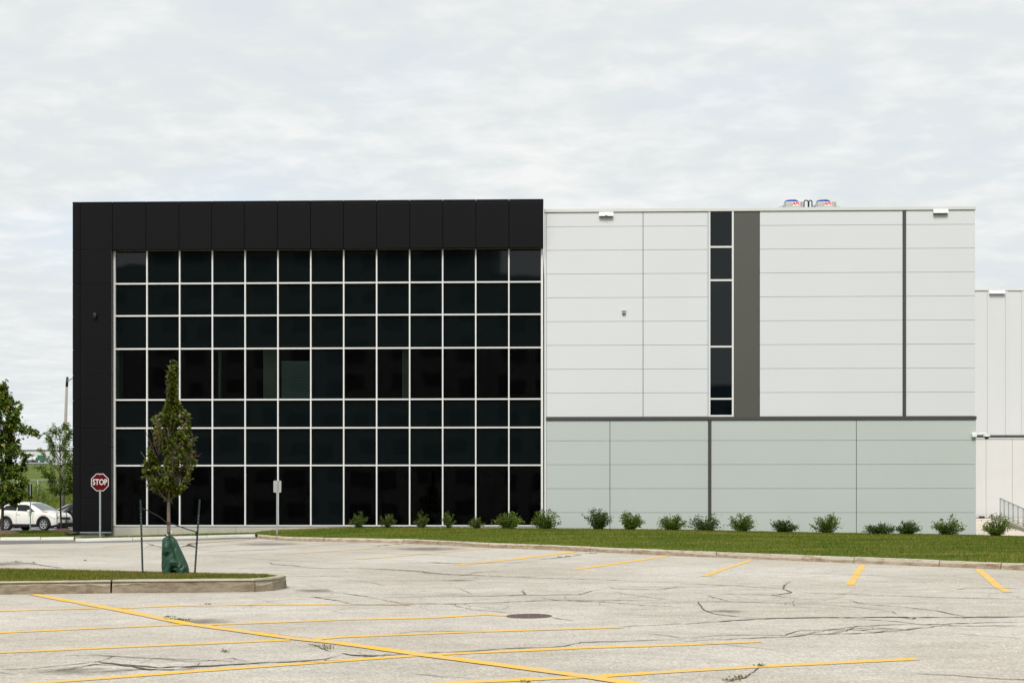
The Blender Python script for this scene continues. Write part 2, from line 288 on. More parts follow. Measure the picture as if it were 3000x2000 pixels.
ASPH = (0.395, 0.37, 0.33)
M = dict(
    lot=asphalt_mat('old_asphalt', (0.365, 0.333, 0.280), (0.443, 0.417, 0.370), 0.27),
    patch=asphalt_mat('newer_asphalt', (0.135, 0.130, 0.125), (0.20, 0.192, 0.18), 0.14, 0.14),
    road=asphalt_mat('road_asphalt', (0.19, 0.19, 0.19), (0.25, 0.25, 0.25), 0.1, 0.08),
    yellow=paint_mat('yellow_paint', (0.72, 0.405, 0.014), (0.50, 0.38, 0.19), 0.34),
    yellow_worn=paint_mat('worn_yellow_paint', (0.70, 0.40, 0.05), ASPH, 0.5),
    yellow_old=paint_mat('faded_yellow_paint', (0.62, 0.37, 0.10), ASPH, 0.9),
    crack=mat('crack_fill', (0.10, 0.088, 0.068), 0.95, 0.55, 3, spec=0.1),
    dirt=mat('dirt_stain', (0.20, 0.18, 0.15), 0.95, 0.4, 4, spec=0.1),
    lawn=grass_mat('lawn_turf', (0.040, 0.072, 0.006), (0.074, 0.104, 0.009), (0.118, 0.132, 0.016)),
    blade=leaf_mat('grass_blades', [(0, (0.042, 0.085, 0.004)), (0.5, (0.104, 0.142, 0.007)), (0.85, (0.178, 0.180, 0.013)), (1, (0.26, 0.22, 0.05))], 0.25, 0.6, 0.75),
    dryblade=leaf_mat('dry_grass_blades', [(0, (0.065, 0.090, 0.012)), (0.5, (0.13, 0.14, 0.02)), (0.8, (0.23, 0.19, 0.05)), (1, (0.38, 0.29, 0.11))], 0.25, 0.7),
    meadow=grass_mat('meadow', (0.050, 0.075, 0.016), (0.085, 0.110, 0.020), (0.125, 0.140, 0.030), 0.12),
    earth=mat('earth', (0.12, 0.10, 0.07), 0.95, 0.3, 0.5),
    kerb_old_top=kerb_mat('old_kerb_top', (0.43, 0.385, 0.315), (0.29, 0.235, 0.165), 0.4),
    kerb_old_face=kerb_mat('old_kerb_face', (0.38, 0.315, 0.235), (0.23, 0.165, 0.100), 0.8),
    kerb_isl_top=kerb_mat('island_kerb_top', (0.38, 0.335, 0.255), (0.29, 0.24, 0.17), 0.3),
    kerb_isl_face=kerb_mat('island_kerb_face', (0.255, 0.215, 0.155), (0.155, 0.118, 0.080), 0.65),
    kerb_new=kerb_mat('new_kerb', (0.55, 0.54, 0.49), (0.46, 0.44, 0.39), 0.1),
    concrete=mat('plinth_concrete', (0.37, 0.355, 0.30), 0.85, 0.12, 1.2, 0.2, 30, stretch=(1, 1, .35), var2=0.06, scale2=20),
    drive=mat('concrete_drive', (0.52, 0.46, 0.38), 0.85, 0.16, 0.5, 0.1, 20, stretch=(.3, 1.4, 1)),
    clad=mat('black_cladding', (0.0048, 0.0048, 0.0058), 0.36, 0.06, 0.8, spec=0.14),
    clad_back=mat('joint_black', (0.0008, 0.0008, 0.0008), 0.9, spec=0.0),
    clad_trim=mat('jamb_trim', (0.03, 0.029, 0.028), 0.45),
    frame=mat('white_aluminium', (0.66, 0.66, 0.65), 0.35, 0.02, 3),
    head=mat('bronze_head_trim', (0.10, 0.095, 0.075), 0.4),
    spandrel=glass_mat('spandrel_glass', (0.0022, 0.0041, 0.0045), False, 0.035),
    stripglass=glass_mat('strip_glass', (0.0008, 0.003, 0.004), False, 0.02),
    vision=glass_mat('vision_glass', (0.60, 0.655, 0.625), True, 0.035),
    room=mat('dark_interior', (0.006, 0.006, 0.006), 0.9),
    column=mat('painted_column', (0.42, 0.44, 0.40), 0.8, 0.05),
    blind=mat('slatted_blind', (0.46, 0.56, 0.58), 0.7),
    roof=mat('roof_membrane', (0.3, 0.3, 0.3), 0.9),
    panel_up=mat('pale_panel', (0.572, 0.585, 0.600), 0.55, 0.018, 0.25, spec=0.4),
    panel_lo=mat('grey_green_panel', (0.418, 0.452, 0.435), 0.55, 0.02, 0.3, spec=0.4),
    joint=mat('panel_joint', (0.32, 0.33, 0.32), 0.8),
    joint_dark=mat('gasket_joint', (0.02, 0.02, 0.02), 0.8),
    cap=mat('parapet_cap', (0.56, 0.565, 0.55), 0.45, 0.02, 1),
    trim_dark=mat('charcoal_trim', (0.047, 0.045, 0.044), 0.5, 0.04, 2),
    taupe=mat('taupe_panel', (0.062, 0.062, 0.053), 0.5, 0.03, 0.4),
    white_wall=mat('white_metal_wall', (0.54, 0.55, 0.555), 0.5, 0.02, 0.4),
    white_wall_lo=mat('white_precast', (0.54, 0.54, 0.53), 0.7, 0.03, 0.5),
    white=mat('white_enamel', (0.72, 0.73, 0.72), 0.4),
    black=mat('black_plastic', (0.008, 0.008, 0.009), 0.5),
    galv=mat('galvanised_steel', (0.34, 0.39, 0.39), 0.45, 0.1, 12, metal=0.35),
    rail=mat('grey_railing', (0.22, 0.26, 0.27), 0.5, 0.08, 6),
    alu=mat('sign_aluminium', (0.36, 0.36, 0.33), 0.5, 0.06, 5, metal=0.2),
    red=mat('stop_red', (0.078, 0.0015, 0.003), 0.5, 0.03, 6, spec=0.12),
    signwhite=mat('sign_white', (0.62, 0.60, 0.57), 0.5),
    redpaint=mat('valve_red', (0.16, 0.03, 0.02), 0.5),
    apcred=mat('logo_red', (0.62, 0.012, 0.03), 0.5),
    blue=mat('fan_blue', (0.012, 0.07, 0.30), 0.45),
    ac=mat('unit_enamel', (0.44, 0.435, 0.405), 0.5),
    iron=mat('rusty_iron', (0.105, 0.068, 0.058), 0.8, 0.3, 20),
    bark=mat('bark', (0.17, 0.125, 0.10), 0.9, 0.3, 9, 0.8, 25, stretch=(1, 1, .25)),
    bark_dark=mat('dark_bark', (0.055, 0.042, 0.032), 0.9, 0.3, 9, 0.6, 25, stretch=(1, 1, .25)),
    twig=mat('bare_twig', (0.12, 0.055, 0.042), 0.8),
    stake=mat('stake_green', (0.006, 0.018, 0.018), 0.5, 0.1, 8),
    strap=mat('black_webbing', (0.010, 0.011, 0.012), 0.7),
    bag=mat('green_tarpaulin', (0.018, 0.056, 0.033), 0.45, 0.12, 5, 0.25, 26, spec=0.3),
    mulch=mat('bark_mulch', (0.105, 0.065, 0.045), 0.95, 0.35, 6, 1.0, 18),
    tyre=mat('tyre_rubber', (0.012, 0.012, 0.012), 0.8),
    rim=mat('alloy_rim', (0.5, 0.5, 0.5), 0.3, metal=0.8),
    carglass=mat('car_glass', (0.008, 0.011, 0.011), 0.08, spec=0.35),
    carscreen=mat('car_windscreen', (0.10, 0.13, 0.13), 0.04, spec=1.0),
    lamp=mat('lamp_lens', (0.55, 0.56, 0.58), 0.1, spec=0.8),
    taillamp=mat('tail_lamp', (0.35, 0.01, 0.012), 0.2),
    amber=mat('amber_lens', (0.35, 0.12, 0.03), 0.2),
    plate=mat('plate', (0.30, 0.34, 0.40), 0.5),
    pole=mat('concrete_pole', (0.25, 0.235, 0.20), 0.85, 0.1, 3),
    brick=mat('dark_brick', (0.145, 0.144, 0.143), 0.85, 0.1, 0.3),
    darkwin=mat('dark_window', (0.02, 0.022, 0.025), 0.3),
    leaf_pear=leaf_mat('pear_leaves', [(0, (0.026, 0.044, 0.003)), (0.45, (0.064, 0.090, 0.007)), (0.85, (0.130, 0.150, 0.012)), (0.98, (0.18, 0.15, 0.022)), (1, (0.15, 0.09, 0.03))], 0.25, 0.42),
    leaf_linden=leaf_mat('linden_leaves', [(0, (0.028, 0.060, 0.004)), (0.55, (0.070, 0.122, 0.008)), (0.86, (0.13, 0.185, 0.014)), (0.89, (0.30, 0.30, 0.04)), (1, (0.40, 0.34, 0.05))], 0.38),
    leaf_locust=leaf_mat('locust_leaves', [(0, (0.055, 0.11, 0.010)), (0.6, (0.12, 0.20, 0.018)), (1, (0.20, 0.28, 0.04))], 0.4),
    leaf_shrub=leaf_mat('shrub_leaves', [(0, (0.040, 0.072, 0.009)), (0.55, (0.092, 0.145, 0.016)), (0.9, (0.16, 0.22, 0.032)), (1, (0.20, 0.26, 0.06))], 0.25),
    leaf_dark=leaf_mat('dark_shrub_leaves', [(0, (0.026, 0.050, 0.010)), (0.6, (0.056, 0.094, 0.017)), (1, (0.085, 0.14, 0.035))], 0.2),
    leaf_juniper=leaf_mat('juniper_sprays', [(0, (0.034, 0.062, 0.007)), (0.6, (0.078, 0.118, 0.011)), (1, (0.12, 0.16, 0.025))], 0.2),
    weed=leaf_mat('weed_leaves', [(0, (0.06, 0.09, 0.015)), (0.7, (0.13, 0.15, 0.03)), (1, (0.24, 0.18, 0.06))], 0.2),
)
def car_paint(name, col, metal=0.0): return mat(name, col, 0.35, spec=0.4, coat=0.8 if col[0] > .2 else .15, metal=metal)

# ------------------------------------------------------------------ the ground
def hill_z(x, y):
    if y <= 88: return gz(x, y) - 0.75
    return float(np.interp(y, [88, 97, 112, 130, 250, 415, 450, 460, 3000], [gz(x, 88) - .75, -0.35, 0.7, 2.2, 9.0, 16.9, 16.9, 14, 10]))
def ground():
    xs = [-1500, -600, -250, -120, -80, -60, -50, -45, -40, -35, -30, -25, -20, -10, 0, 10, 20, 30, 45, 60, 120, 300, 1500]
    ys = [-1500, -300, -60, -12, 0, 30, 60, 80, 88, 92, 97, 104, 112, 121, 130, 150, 180, 215, 250, 300, 350, 415, 450, 460, 700, 3000]
    mb = MB(); n = len(xs)
    for y in ys:
        for x in xs: mb.v.append((x, y, hill_z(x, y)))
    for j in range(len(ys) - 1):
        for i in range(n - 1): mb.f.append((j*n+i, j*n+i+1, (j+1)*n+i+1, (j+1)*n+i)); mb.m.append(0)
    tag(mb.build('ground', M['meadow']), kind='structure')
ground()

# kerb line of the lawn, as photographed (base of the kerb's face)
KW = [(222, 1585.5), (300, 1584), (400, 1581.5), (560, 1577.5), (700, 1573), (748, 1572)]
KB = [(752, 1576), (790, 1580), (830, 1583), (940, 1586), (1060, 1588.3), (1180, 1590.5), (1310, 1597), (1430, 1603.5), (1570, 1609), (1700, 1614.5), (1850, 1621.5), (2000, 1628.5), (2250, 1638.5), (2500, 1649), (2750, 1659.5), (3000, 1670), (3250, 1680)]
kw = [G(*p) for p in KW]; kb = [G(*p) for p in KB]
d = (kb[-1] - kb[-4]).normalized()
for s in (6, 14): 
    p = kb[-1] if s == 6 else kb[-1]
    q = Vector((kb[16].x + d.x * s, kb[16].y + d.y * s, 0)); q.z = gz(q.x, q.y); kb.append(q)
left_edge = [Vector((x, 62.3 - .0 * x, gz(x, 62.3))) for x in (-60, -45, -30, -19.2)]
def parking_lot():
    edge = left_edge + [Vector((kw[0].x - .3, kw[0].y + .12, 0))] + kw[1:] + kb
    xs = [(p.x, p.y + 0.12) for p in edge] + [(60, -11)]
    mb = MB()
    for x, y in xs:
        mb.v += [(x, -60, gz(x, -60)), (x, -12, gz(x, -12)), (x, y, gz(x, y))]
    for i in range(len(xs) - 1):
        for k in (0, 1): mb.f.append((3*i+k, 3*i+3+k, 3*i+4+k, 3*i+1+k)); mb.m.append(0)
    return tag(mb.build('parking_lot', M['lot']), kind='structure')
LOT = parking_lot()

def ribbon(pts, wid, lift, jitter=0.0, taper=False, step=0.25, wvar=0.0):     # flat strip laid on the lot
    pts = [Vector((p.x, p.y, 0)) for p in pts]; out = []
    for a, b in zip(pts, pts[1:]):
        k = max(1, int((b - a).length / step))
        out += [a + (b - a) * (i / k) for i in range(k)]
    out.append(pts[-1]); n = len(out); mb = MB(); js = 0.0
    for i, p in enumerate(out):
        dd = (out[min(i+1, n-1)] - out[max(i-1, 0)]); dd.normalize(); nn = Vector((-dd.y, dd.x, 0))
        if jitter: js = js * .75 + random.uniform(-jitter, jitter)
        w = wid * (1 + random.uniform(-wvar, wvar))
        if taper: w *= min(1.0, 0.25 + 4 * min(i, n - 1 - i) / n)
        for s in (-.5, .5):
            q = p + nn * (js + s * w); q.x = p.x + (q.x - p.x) * (.4 if taper else 1); mb.v.append((q.x, q.y, gz(q.x, q.y) + lift))
        if i: mb.f.append((2*i-2, 2*i, 2*i+1, 2*i-1)); mb.m.append(0)
    return mb
def lines():
    L_ = [  # photo polyline, width, material, lift
        ([(98,1740.5),(361,1789),(553,1828),(872,1871),(1000,1884.5),(1238,1918),(1723,1982),(1870,2004),(2100,2034)], .225, 'yellow', .010),
        ([(-150,1794),(0,1789),(323,1780.5),(352,1783)], .205, 'yellow', .006),
        ([(340,1782),(500,1775),(740,1771),(960,1770)], .205, 'yellow', .006),
        ([(960,1770),(1200,1771.5)], .16, 'yellow_worn', .006),
        ([(-150,1860),(0,1853),(300,1839),(548,1829)], .205, 'yellow', .006),
        ([(606,1830),(1000,1815),(1255,1809.5),(1425,1799.5),(1489,1803)], .205, 'yellow', .006),
        ([(-150,1919),(0,1911),(425,1892),(850,1874)], .205, 'yellow', .006),
        ([(920,1872),(1000,1865.5),(1417,1849),(1820,1837)], .205, 'yellow', .006),
        ([(60,2004),(565,1966),(1000,1935),(1238,1918.5),(1697,1897.5),(2000,1888),(2221,1878.5)], .205, 'yellow', .006),
        ([(1180,2010),(1340,1998.6),(1723,1982),(2000,1964.6),(2225,1952),(2684,1929.5)], .205, 'yellow', .006),
        ([(2865,1666.5),(2895,1692),(2925,1719),(2953,1734)], .17, 'yellow', .006),
        ([(2527,1654.5),(2508,1684),(2490,1712.5)], .17, 'yellow', .006),
        ([(2198,1640.5),(2140,1660),(2062,1687)], .17, 'yellow', .006),
        ([(1953,1628.5),(1783,1653.5),(1680,1668)], .26, 'yellow', .006),
        ([(1680,1616),(1510,1637),(1342,1654)], .34, 'yellow', .006),
        ([(1448,1604),(1250,1621),(1053,1637.5)], .36, 'yellow_worn', .006),
        ([(1240,1594),(972,1614),(806,1623.5)], .36, 'yellow_worn', .006),
        ([(1053,1588),(772,1609.5),(612,1616)], .34, 'yellow_old', .006),
        ([(808,1583),(700,1591.5),(574,1602)], .34, 'yellow_old', .006),
        ([(748,1577.5),(629,1587),(520,1593)], .36, 'yellow_worn', .012),
        ([(640,1577),(497,1584.5)], .30, 'yellow_old', .012),
        ([(408,1595.5),(306,1601.5)], .32, 'yellow_worn', .006),
    ]
    for pts, w, m, lift in L_:
        ribbon([G(*p) for p in pts], w, lift, 0.006, wvar=.06).build('parking_line', M[m], LOT, fix=False)
lines()
def darker_strip():     # newer asphalt along the white kerb and in the entrance on the left
    top = [(-160, 1583.5), (0, 1582.5), (215, 1581.5), (240, 1585.6), (400, 1581.6), (560, 1577.6), (700, 1573.2), (752, 1573)]
    bot = [(-160, 1598), (0, 1594), (215, 1590.5), (240, 1590), (400, 1587), (560, 1582.5), (700, 1578.2), (764, 1576.2)]
    mb = MB(); n = len(top)
    for p in top:
        q = G(*p); q.y += .06; mb.v.append((q.x, q.y, gz(q.x, q.y) + .004))
    for p in bot:
        q = G(*p); mb.v.append((q.x, q.y, gz(q.x, q.y) + .004))
    for i in range(n - 1): mb.f.append((n+i, n+i+1, i+1, i)); mb.m.append(0)
    mb.build('asphalt_patch', M['patch'], LOT, fix=False)
darker_strip()

def stains():      # soil washed out beside the kerb nose, oil and dust on the bays
    m, nt, N, L, b = nodes('washed_soil'); tc = N('ShaderNodeTexCoord')
    d = N('ShaderNodeVectorMath'); d.operation = 'DISTANCE'; L(tc.outputs['Generated'], d.inputs[0]); d.inputs[1].default_value = (.5, .5, .5)
    n = N('ShaderNodeTexNoise'); n.inputs['Scale'].default_value = 3.5; n.inputs['Detail'].default_value = 8; n.inputs['Roughness'].default_value = .7; L(tc.outputs['Object'], n.inputs['Vector'])
    a = N('ShaderNodeMath'); a.operation = 'MULTIPLY_ADD'; L(d.outputs['Value'], a.inputs[0]); a.inputs[1].default_value = -1.5; L(n.outputs[0], a.inputs[2])
    f = N('ShaderNodeMapRange'); L(a.outputs[0], f.inputs[0]); f.inputs[1].default_value = -.05; f.inputs[2].default_value = .45; f.inputs[4].default_value = .62
    b.inputs['Base Color'].default_value = (0.17, 0.145, 0.11, 1); b.inputs['Roughness'].default_value = .95; L(f.outputs[0], b.inputs['Alpha'])
    for pts in ([(800, 1737), (1010, 1742), (940, 1718), (838, 1722)], [(-80, 1990), (330, 1985), (560, 1955), (200, 1940)], [(-60, 1668), (90, 1662), (140, 1648), (-40, 1638)], [(1270, 1706), (1420, 1706), (1420, 1694), (1270, 1694)], [(2050, 1800), (2200, 1800), (2200, 1780), (2050, 1780)], [(430, 1842), (720, 1832), (640, 1800), (480, 1806)], [(1490, 1818), (1640, 1818), (1640, 1790), (1490, 1790)], [(620, 1596), (900, 1604), (900, 1590), (700, 1584)], [(1080, 1606), (1420, 1622), (1420, 1604), (1180, 1595)]):
        q = [G(*p) for p in pts]; mb = MB(); mb.add([(p.x, p.y, gz(p.x, p.y) + .0035) for p in q], [(0, 1, 2, 3)]); mb.build('soil_stain', m, LOT, fix=False)
stains()
def cracks():
    A = lambda l: [(2000 + x/2.352, 1600 + y/2.352) for x, y in l]
    B = lambda l: [(1000 + x/2.352, 1650 + y/2.352) for x, y in l]
    D = lambda l: [(x/2.352, 1500 + y/2.352) for x, y in l]
    E = lambda l: [(700 + x/2.352, 1450 + y/2.352) for x, y in l]
    T = [
     (A([(0,535),(200,520),(560,500),(960,490),(1480,487),(1850,490),(1970,487),(2352,485),(2700,484)]), .07),
     (A([(560,500),(330,480),(210,465),(150,440),(130,412),(100,380)]), .05),
     (A([(1970,487),(1750,445),(1600,428),(1480,412)]), .06), (A([(1480,414),(1290,402),(1200,388),(1150,370)]), .04),
     (A([(0,258),(180,262),(360,270),(690,292)]), .05), (A([(735,245),(700,270),(690,292),(745,318),(610,338),(800,362)]), .06),
     (A([(780,320),(1300,335),(1700,350),(2200,360),(2500,364)]), .035), (A([(600,175),(1300,200),(1800,235),(2200,250)]), .035),
     (A([(0,635),(280,612),(700,610),(800,580),(1000,575),(1200,550),(1460,540),(1850,540)]), .05),
     (A([(0,655),(380,635),(720,625),(900,605),(1200,600),(1500,580),(1800,545),(2352,548),(2600,545)]), .06),
     (A([(720,605),(860,600),(1050,570),(1230,578),(1400,565),(1560,575),(1640,555)]), .05),
     (A([(1000,600),(1130,585),(1210,545)]), .045), (A([(1350,590),(1440,570),(1300,560),(1000,585)]), .04),
     (A([(1080,490),(1350,510),(1500,520),(1650,540),(1900,530),(2352,520)]), .04), (A([(1480,487),(1580,500),(1620,490)]), .05),
     (A([(280,675),(500,700),(680,720)]), .03), (A([(1600,877),(2000,900),(2352,918),(2600,930)]), .035),
     (A([(290,938),(380,915),(430,900),(500,860),(530,825)]), .045), (A([(1770,590),(2352,637)]), .03),
     (A([(0,375),(300,378),(700,395),(1040,405)]), .03), (A([(160,335),(300,330),(620,335)]), .03), (A([(1880,300),(2000,285),(2352,290)]), .035),
     (A([(160,335),(220,355),(320,378)]), .04), (A([(1030,405),(1250,425),(1440,450),(1490,470)]), .03),
     (B([(210,235),(500,232),(700,222),(1000,225),(1300,218),(1640,215),(1720,190),(1840,175)]), .05),
     (B([(210,235),(420,278),(730,280),(1000,275),(1180,262),(1480,255),(2100,255),(2352,260)]), .045),
     (B([(60,32),(500,50),(700,72),(1000,85),(1350,100),(1700,110),(2352,135)]), .05), (B([(0,205),(210,235)]), .05), (B([(0,265),(80,282),(470,285)]), .04),
     (B([(1370,235),(1480,255),(1800,265),(2100,290),(2352,303)]), .045), (B([(1240,190),(1270,212),(1160,225)]), .06),
     (B([(0,655),(150,635),(450,625),(900,605),(1200,585),(1550,570),(1650,545),(2000,535),(2352,520)]), .05), (B([(0,618),(80,632),(220,636),(440,626)]), .10),
     (B([(1930,438),(2352,415)]), .05), (B([(760,285),(900,315),(1100,335),(1200,348)]), .03), (B([(1450,372),(1600,395)]), .04),
     (B([(1840,190),(2000,215),(2200,245),(2300,258)]), .03), (B([(800,170),(900,210)]), .03), (B([(350,485),(500,470),(690,468),(1000,466)]), .04),
     (B([(1850,160),(1880,175),(2200,180),(2352,155)]), .04), (B([(0,110),(200,130),(320,155)]), .03), (B([(480,755),(700,780),(950,796)]), .025), (B([(2120,482),(2352,515)]), .04),
     (D([(0,1083),(200,1080),(420,1060),(560,1045),(680,1030),(800,990)]), .05), (D([(600,975),(900,1000),(1200,1010),(1500,1020),(1700,1035)]), .035),
     (D([(660,1028),(850,1055),(1000,1080),(1200,1085)]), .10), (D([(380,1090),(650,1050),(900,1050),(1100,1070),(1350,1060),(1700,1045),(2000,1030),(2250,1010),(2352,985)]), .07),
     (D([(450,985),(700,990),(1050,1010)]), .025), (D([(960,1045),(1060,1010),(1330,1030),(1600,1010),(1750,1040)]), .03), (D([(300,1100),(500,1080),(700,1040)]), .035),
     (D([(1250,1070),(1500,1058),(1700,1045)]), .12), (D([(700,1095),(1000,1085),(1350,1082)]), .04),
     (D([(860,678),(1100,718),(1300,753),(1450,783),(1800,828),(2180,878)]), .05), (D([(2120,905),(2200,930),(2290,962)]), .05),
     (D([(0,340),(180,350),(430,385)]), .10), (D([(2140,580),(2352,612)]), .06), (D([(0,280),(300,285),(600,292),(900,300)]), .05), (D([(1000,250),(1500,262)]), .04),
     (D([(1450,300),(1900,330),(2352,350)]), .04), (D([(1850,350),(2100,380),(2352,395)]), .04),
     (E([(760,390),(1300,410),(1830,440)]), .05), (E([(1200,465),(1500,470),(1900,465),(2070,450)]), .06), (E([(0,376),(300,378)]), .05), (E([(1300,460),(1480,472)]), .08),
     (E([(2050,445),(2200,432),(2352,412)]), .09), (E([(760,500),(1100,515),(1400,545),(1800,560)]), .06), (E([(0,500),(500,500),(760,505)]), .04), (E([(210,462),(240,480),(500,490)]), .05),
     (E([(1500,560),(1650,530),(1850,520)]), .05), (E([(0,540),(300,556),(900,562)]), .04),
    ]
    mb = MB(); lift = .0075
    for pts, w in T:
        r = ribbon([G(*p) for p in pts], w * (.75 if G(*pts[0]).y < 21 else 1.15), lift, 0.03, True, 0.09, 0.55); mb.add(r.v, r.f)
        # short side branches
        for _ in range(max(1, len(pts) // 3)):
            i = random.randrange(len(pts)); p = G(*pts[i]); a = random.uniform(0, 6.28); ln = random.uniform(.2, .7)
            q = [p, p + Vector((math.cos(a), math.sin(a), 0)) * ln * .5 + Vector((random.uniform(-.1,.1), random.uniform(-.15,.15), 0)), p + Vector((math.cos(a + .3), math.sin(a + .3), 0)) * ln]
            r = ribbon(q, w * .28, lift, 0.015, True, 0.09, 0.6); mb.add(r.v, r.f)
    # crazing in the far part of the lot
    for _ in range(170):
        px = random.uniform(750, 3000); py = random.uniform(1640, 1790)
        if py < 1572 + (px - 750) * .045 + 25: continue
        p = G(px, py); a = random.gauss(0, .5) + random.choice((0, 3.14)); q = [p]
        for k in range(random.randint(3, 7)):
            a += random.gauss(0, .55); q.append(q[-1] + Vector((math.cos(a), math.sin(a), 0)) * random.uniform(.2, .6))
        r = ribbon(q, random.uniform(.008, .018), lift, 0.02, True, 0.12, 0.5); mb.add(r.v, r.f)
    tag(mb.build('crack', M['crack'], LOT, fix=False), kind='stuff')
cracks()

# ------------------------------------------------------------------ kerbs
def resample(pts, step):
    out = [pts[0].copy()]
    for a, b in zip(pts, pts[1:]):
        k = max(1, round((b - a).length / step))
        out += [a + (b - a) * (i / k) for i in range(1, k + 1)]
    return out
def kerb(poly, joints_px, h, w, mats, parent, side, gap=0.014, rough=.006, name='kerb_stone'):
    # side: +1 puts the kerb's body to the left of the walking direction
    pts = resample(poly, 0.16)
    px = [1500 + p.x / p.y * F for p in pts]
    cuts = [0] + [min(range(len(pts)), key=lambda i: abs(px[i] - j)) for j in joints_px] + [len(pts) - 1]
    cuts = sorted(set(cuts))
    for a, b in zip(cuts, cuts[1:]):
        seg = [p.copy() for p in pts[a:b+1]]; n = len(seg)
        if n < 2: continue
        d0 = (seg[1] - seg[0]).normalized(); d1 = (seg[-1] - seg[-2]).normalized()
        if a: seg[0] += d0 * gap
        if b < len(pts) - 1: seg[-1] -= d1 * gap
        prof = [(0, -.12, 1), (0.004, 0.0, 1), (0.022, h*.62, 1), (0.045, h - .012, 0), (0.065, h, 0), (w - .02, h, 0), (w, h - .02, 1), (w, -.12, 1)]
        mb = MB(); k = len(prof); dz = random.uniform(-.006, .006); wander = .62
        for i, p in enumerate(seg):
            dd = (seg[min(i+1, n-1)] - seg[max(i-1, 0)]); dd.z = 0; dd.normalize(); nn = Vector((-dd.y, dd.x, 0)) * side
            for j, (o_, z, _) in enumerate(prof):
                jit = random.uniform(-rough, rough) if 1 < j < 6 else 0
                if j == 2: wander = min(.85, max(.42, wander + random.uniform(-.1, .1))); z = h * wander
                q = p + nn * (o_ + jit); mb.v.append((q.x, q.y, p.z + z + (dz + random.uniform(-rough, rough) * .7 if 1 < j < 7 else 0)))
            if i:
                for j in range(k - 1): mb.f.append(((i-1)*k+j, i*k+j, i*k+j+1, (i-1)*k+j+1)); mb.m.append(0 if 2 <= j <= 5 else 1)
        mb.f.append(tuple(range(k))); mb.m.append(1); mb.f.append(tuple((n-1)*k + j for j in range(k))[::-1]); mb.m.append(1)
        mb.build(name, mats, parent)
LK = tag(link('kerb', MB().mesh('kerb', M['kerb_new'])), kind='structure')
def lawn_kerbs():
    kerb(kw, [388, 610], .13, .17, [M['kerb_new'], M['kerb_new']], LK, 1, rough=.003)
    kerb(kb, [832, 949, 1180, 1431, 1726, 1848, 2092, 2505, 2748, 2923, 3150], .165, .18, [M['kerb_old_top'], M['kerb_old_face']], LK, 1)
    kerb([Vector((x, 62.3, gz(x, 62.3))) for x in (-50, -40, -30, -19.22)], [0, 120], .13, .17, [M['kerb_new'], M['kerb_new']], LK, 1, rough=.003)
lawn_kerbs()

# ------------------------------------------------------------------ lawns
def blades(name, P, mat_, hmin, hmax, wid, parent=None):       # P (n,3): one bent blade per point
    n = len(P); a = rng.uniform(0, 2*np.pi, n); h = rng.uniform(hmin, hmax, n); w = wid * rng.uniform(.6, 1.2, n)
    dx, dy = np.cos(a) * w, np.sin(a) * w; lx, ly = rng.normal(0, .35, n) * h, rng.normal(0, .35, n) * h
    V = np.empty((n, 3, 3)); V[:, 0] = P + np.stack([dx, dy, np.zeros(n) - .01], 1); V[:, 1] = P + np.stack([-dx, -dy, np.zeros(n) - .01], 1); V[:, 2] = P + np.stack([lx, ly, h], 1)
    me = np_mesh(name, V.reshape(-1, 3), np.arange(3*n).reshape(-1, 3), [mat_]); return tag(link(name, me, parent), kind='stuff')
def interp(pts, n):       # n points evenly by index along a polyline
    t = np.linspace(0, len(pts) - 1, n); a = np.array([p[:] for p in pts]); return np.stack([np.interp(t, range(len(pts)), a[:, i]) for i in range(3)], 1)
WPX = [212, 330, 500, 723, 800, 900, 1060, 1300, 1600, 2000, 2400, 2700, 2857, 3000, 3300, 3600]
WPY = [1574.5, 1571, 1565.5, 1557.5, 1552.5, 1548.5, 1543.5, 1545, 1547.5, 1551.5, 1560, 1564, 1567, 1571, 1577, 1583]
def wallz(px, Y): return (HY - np.interp(px, WPX, WPY)) / F * Y
TH = 0.029; YC = 64.556
def wall_y(x): return YC - TH * x + 0.1
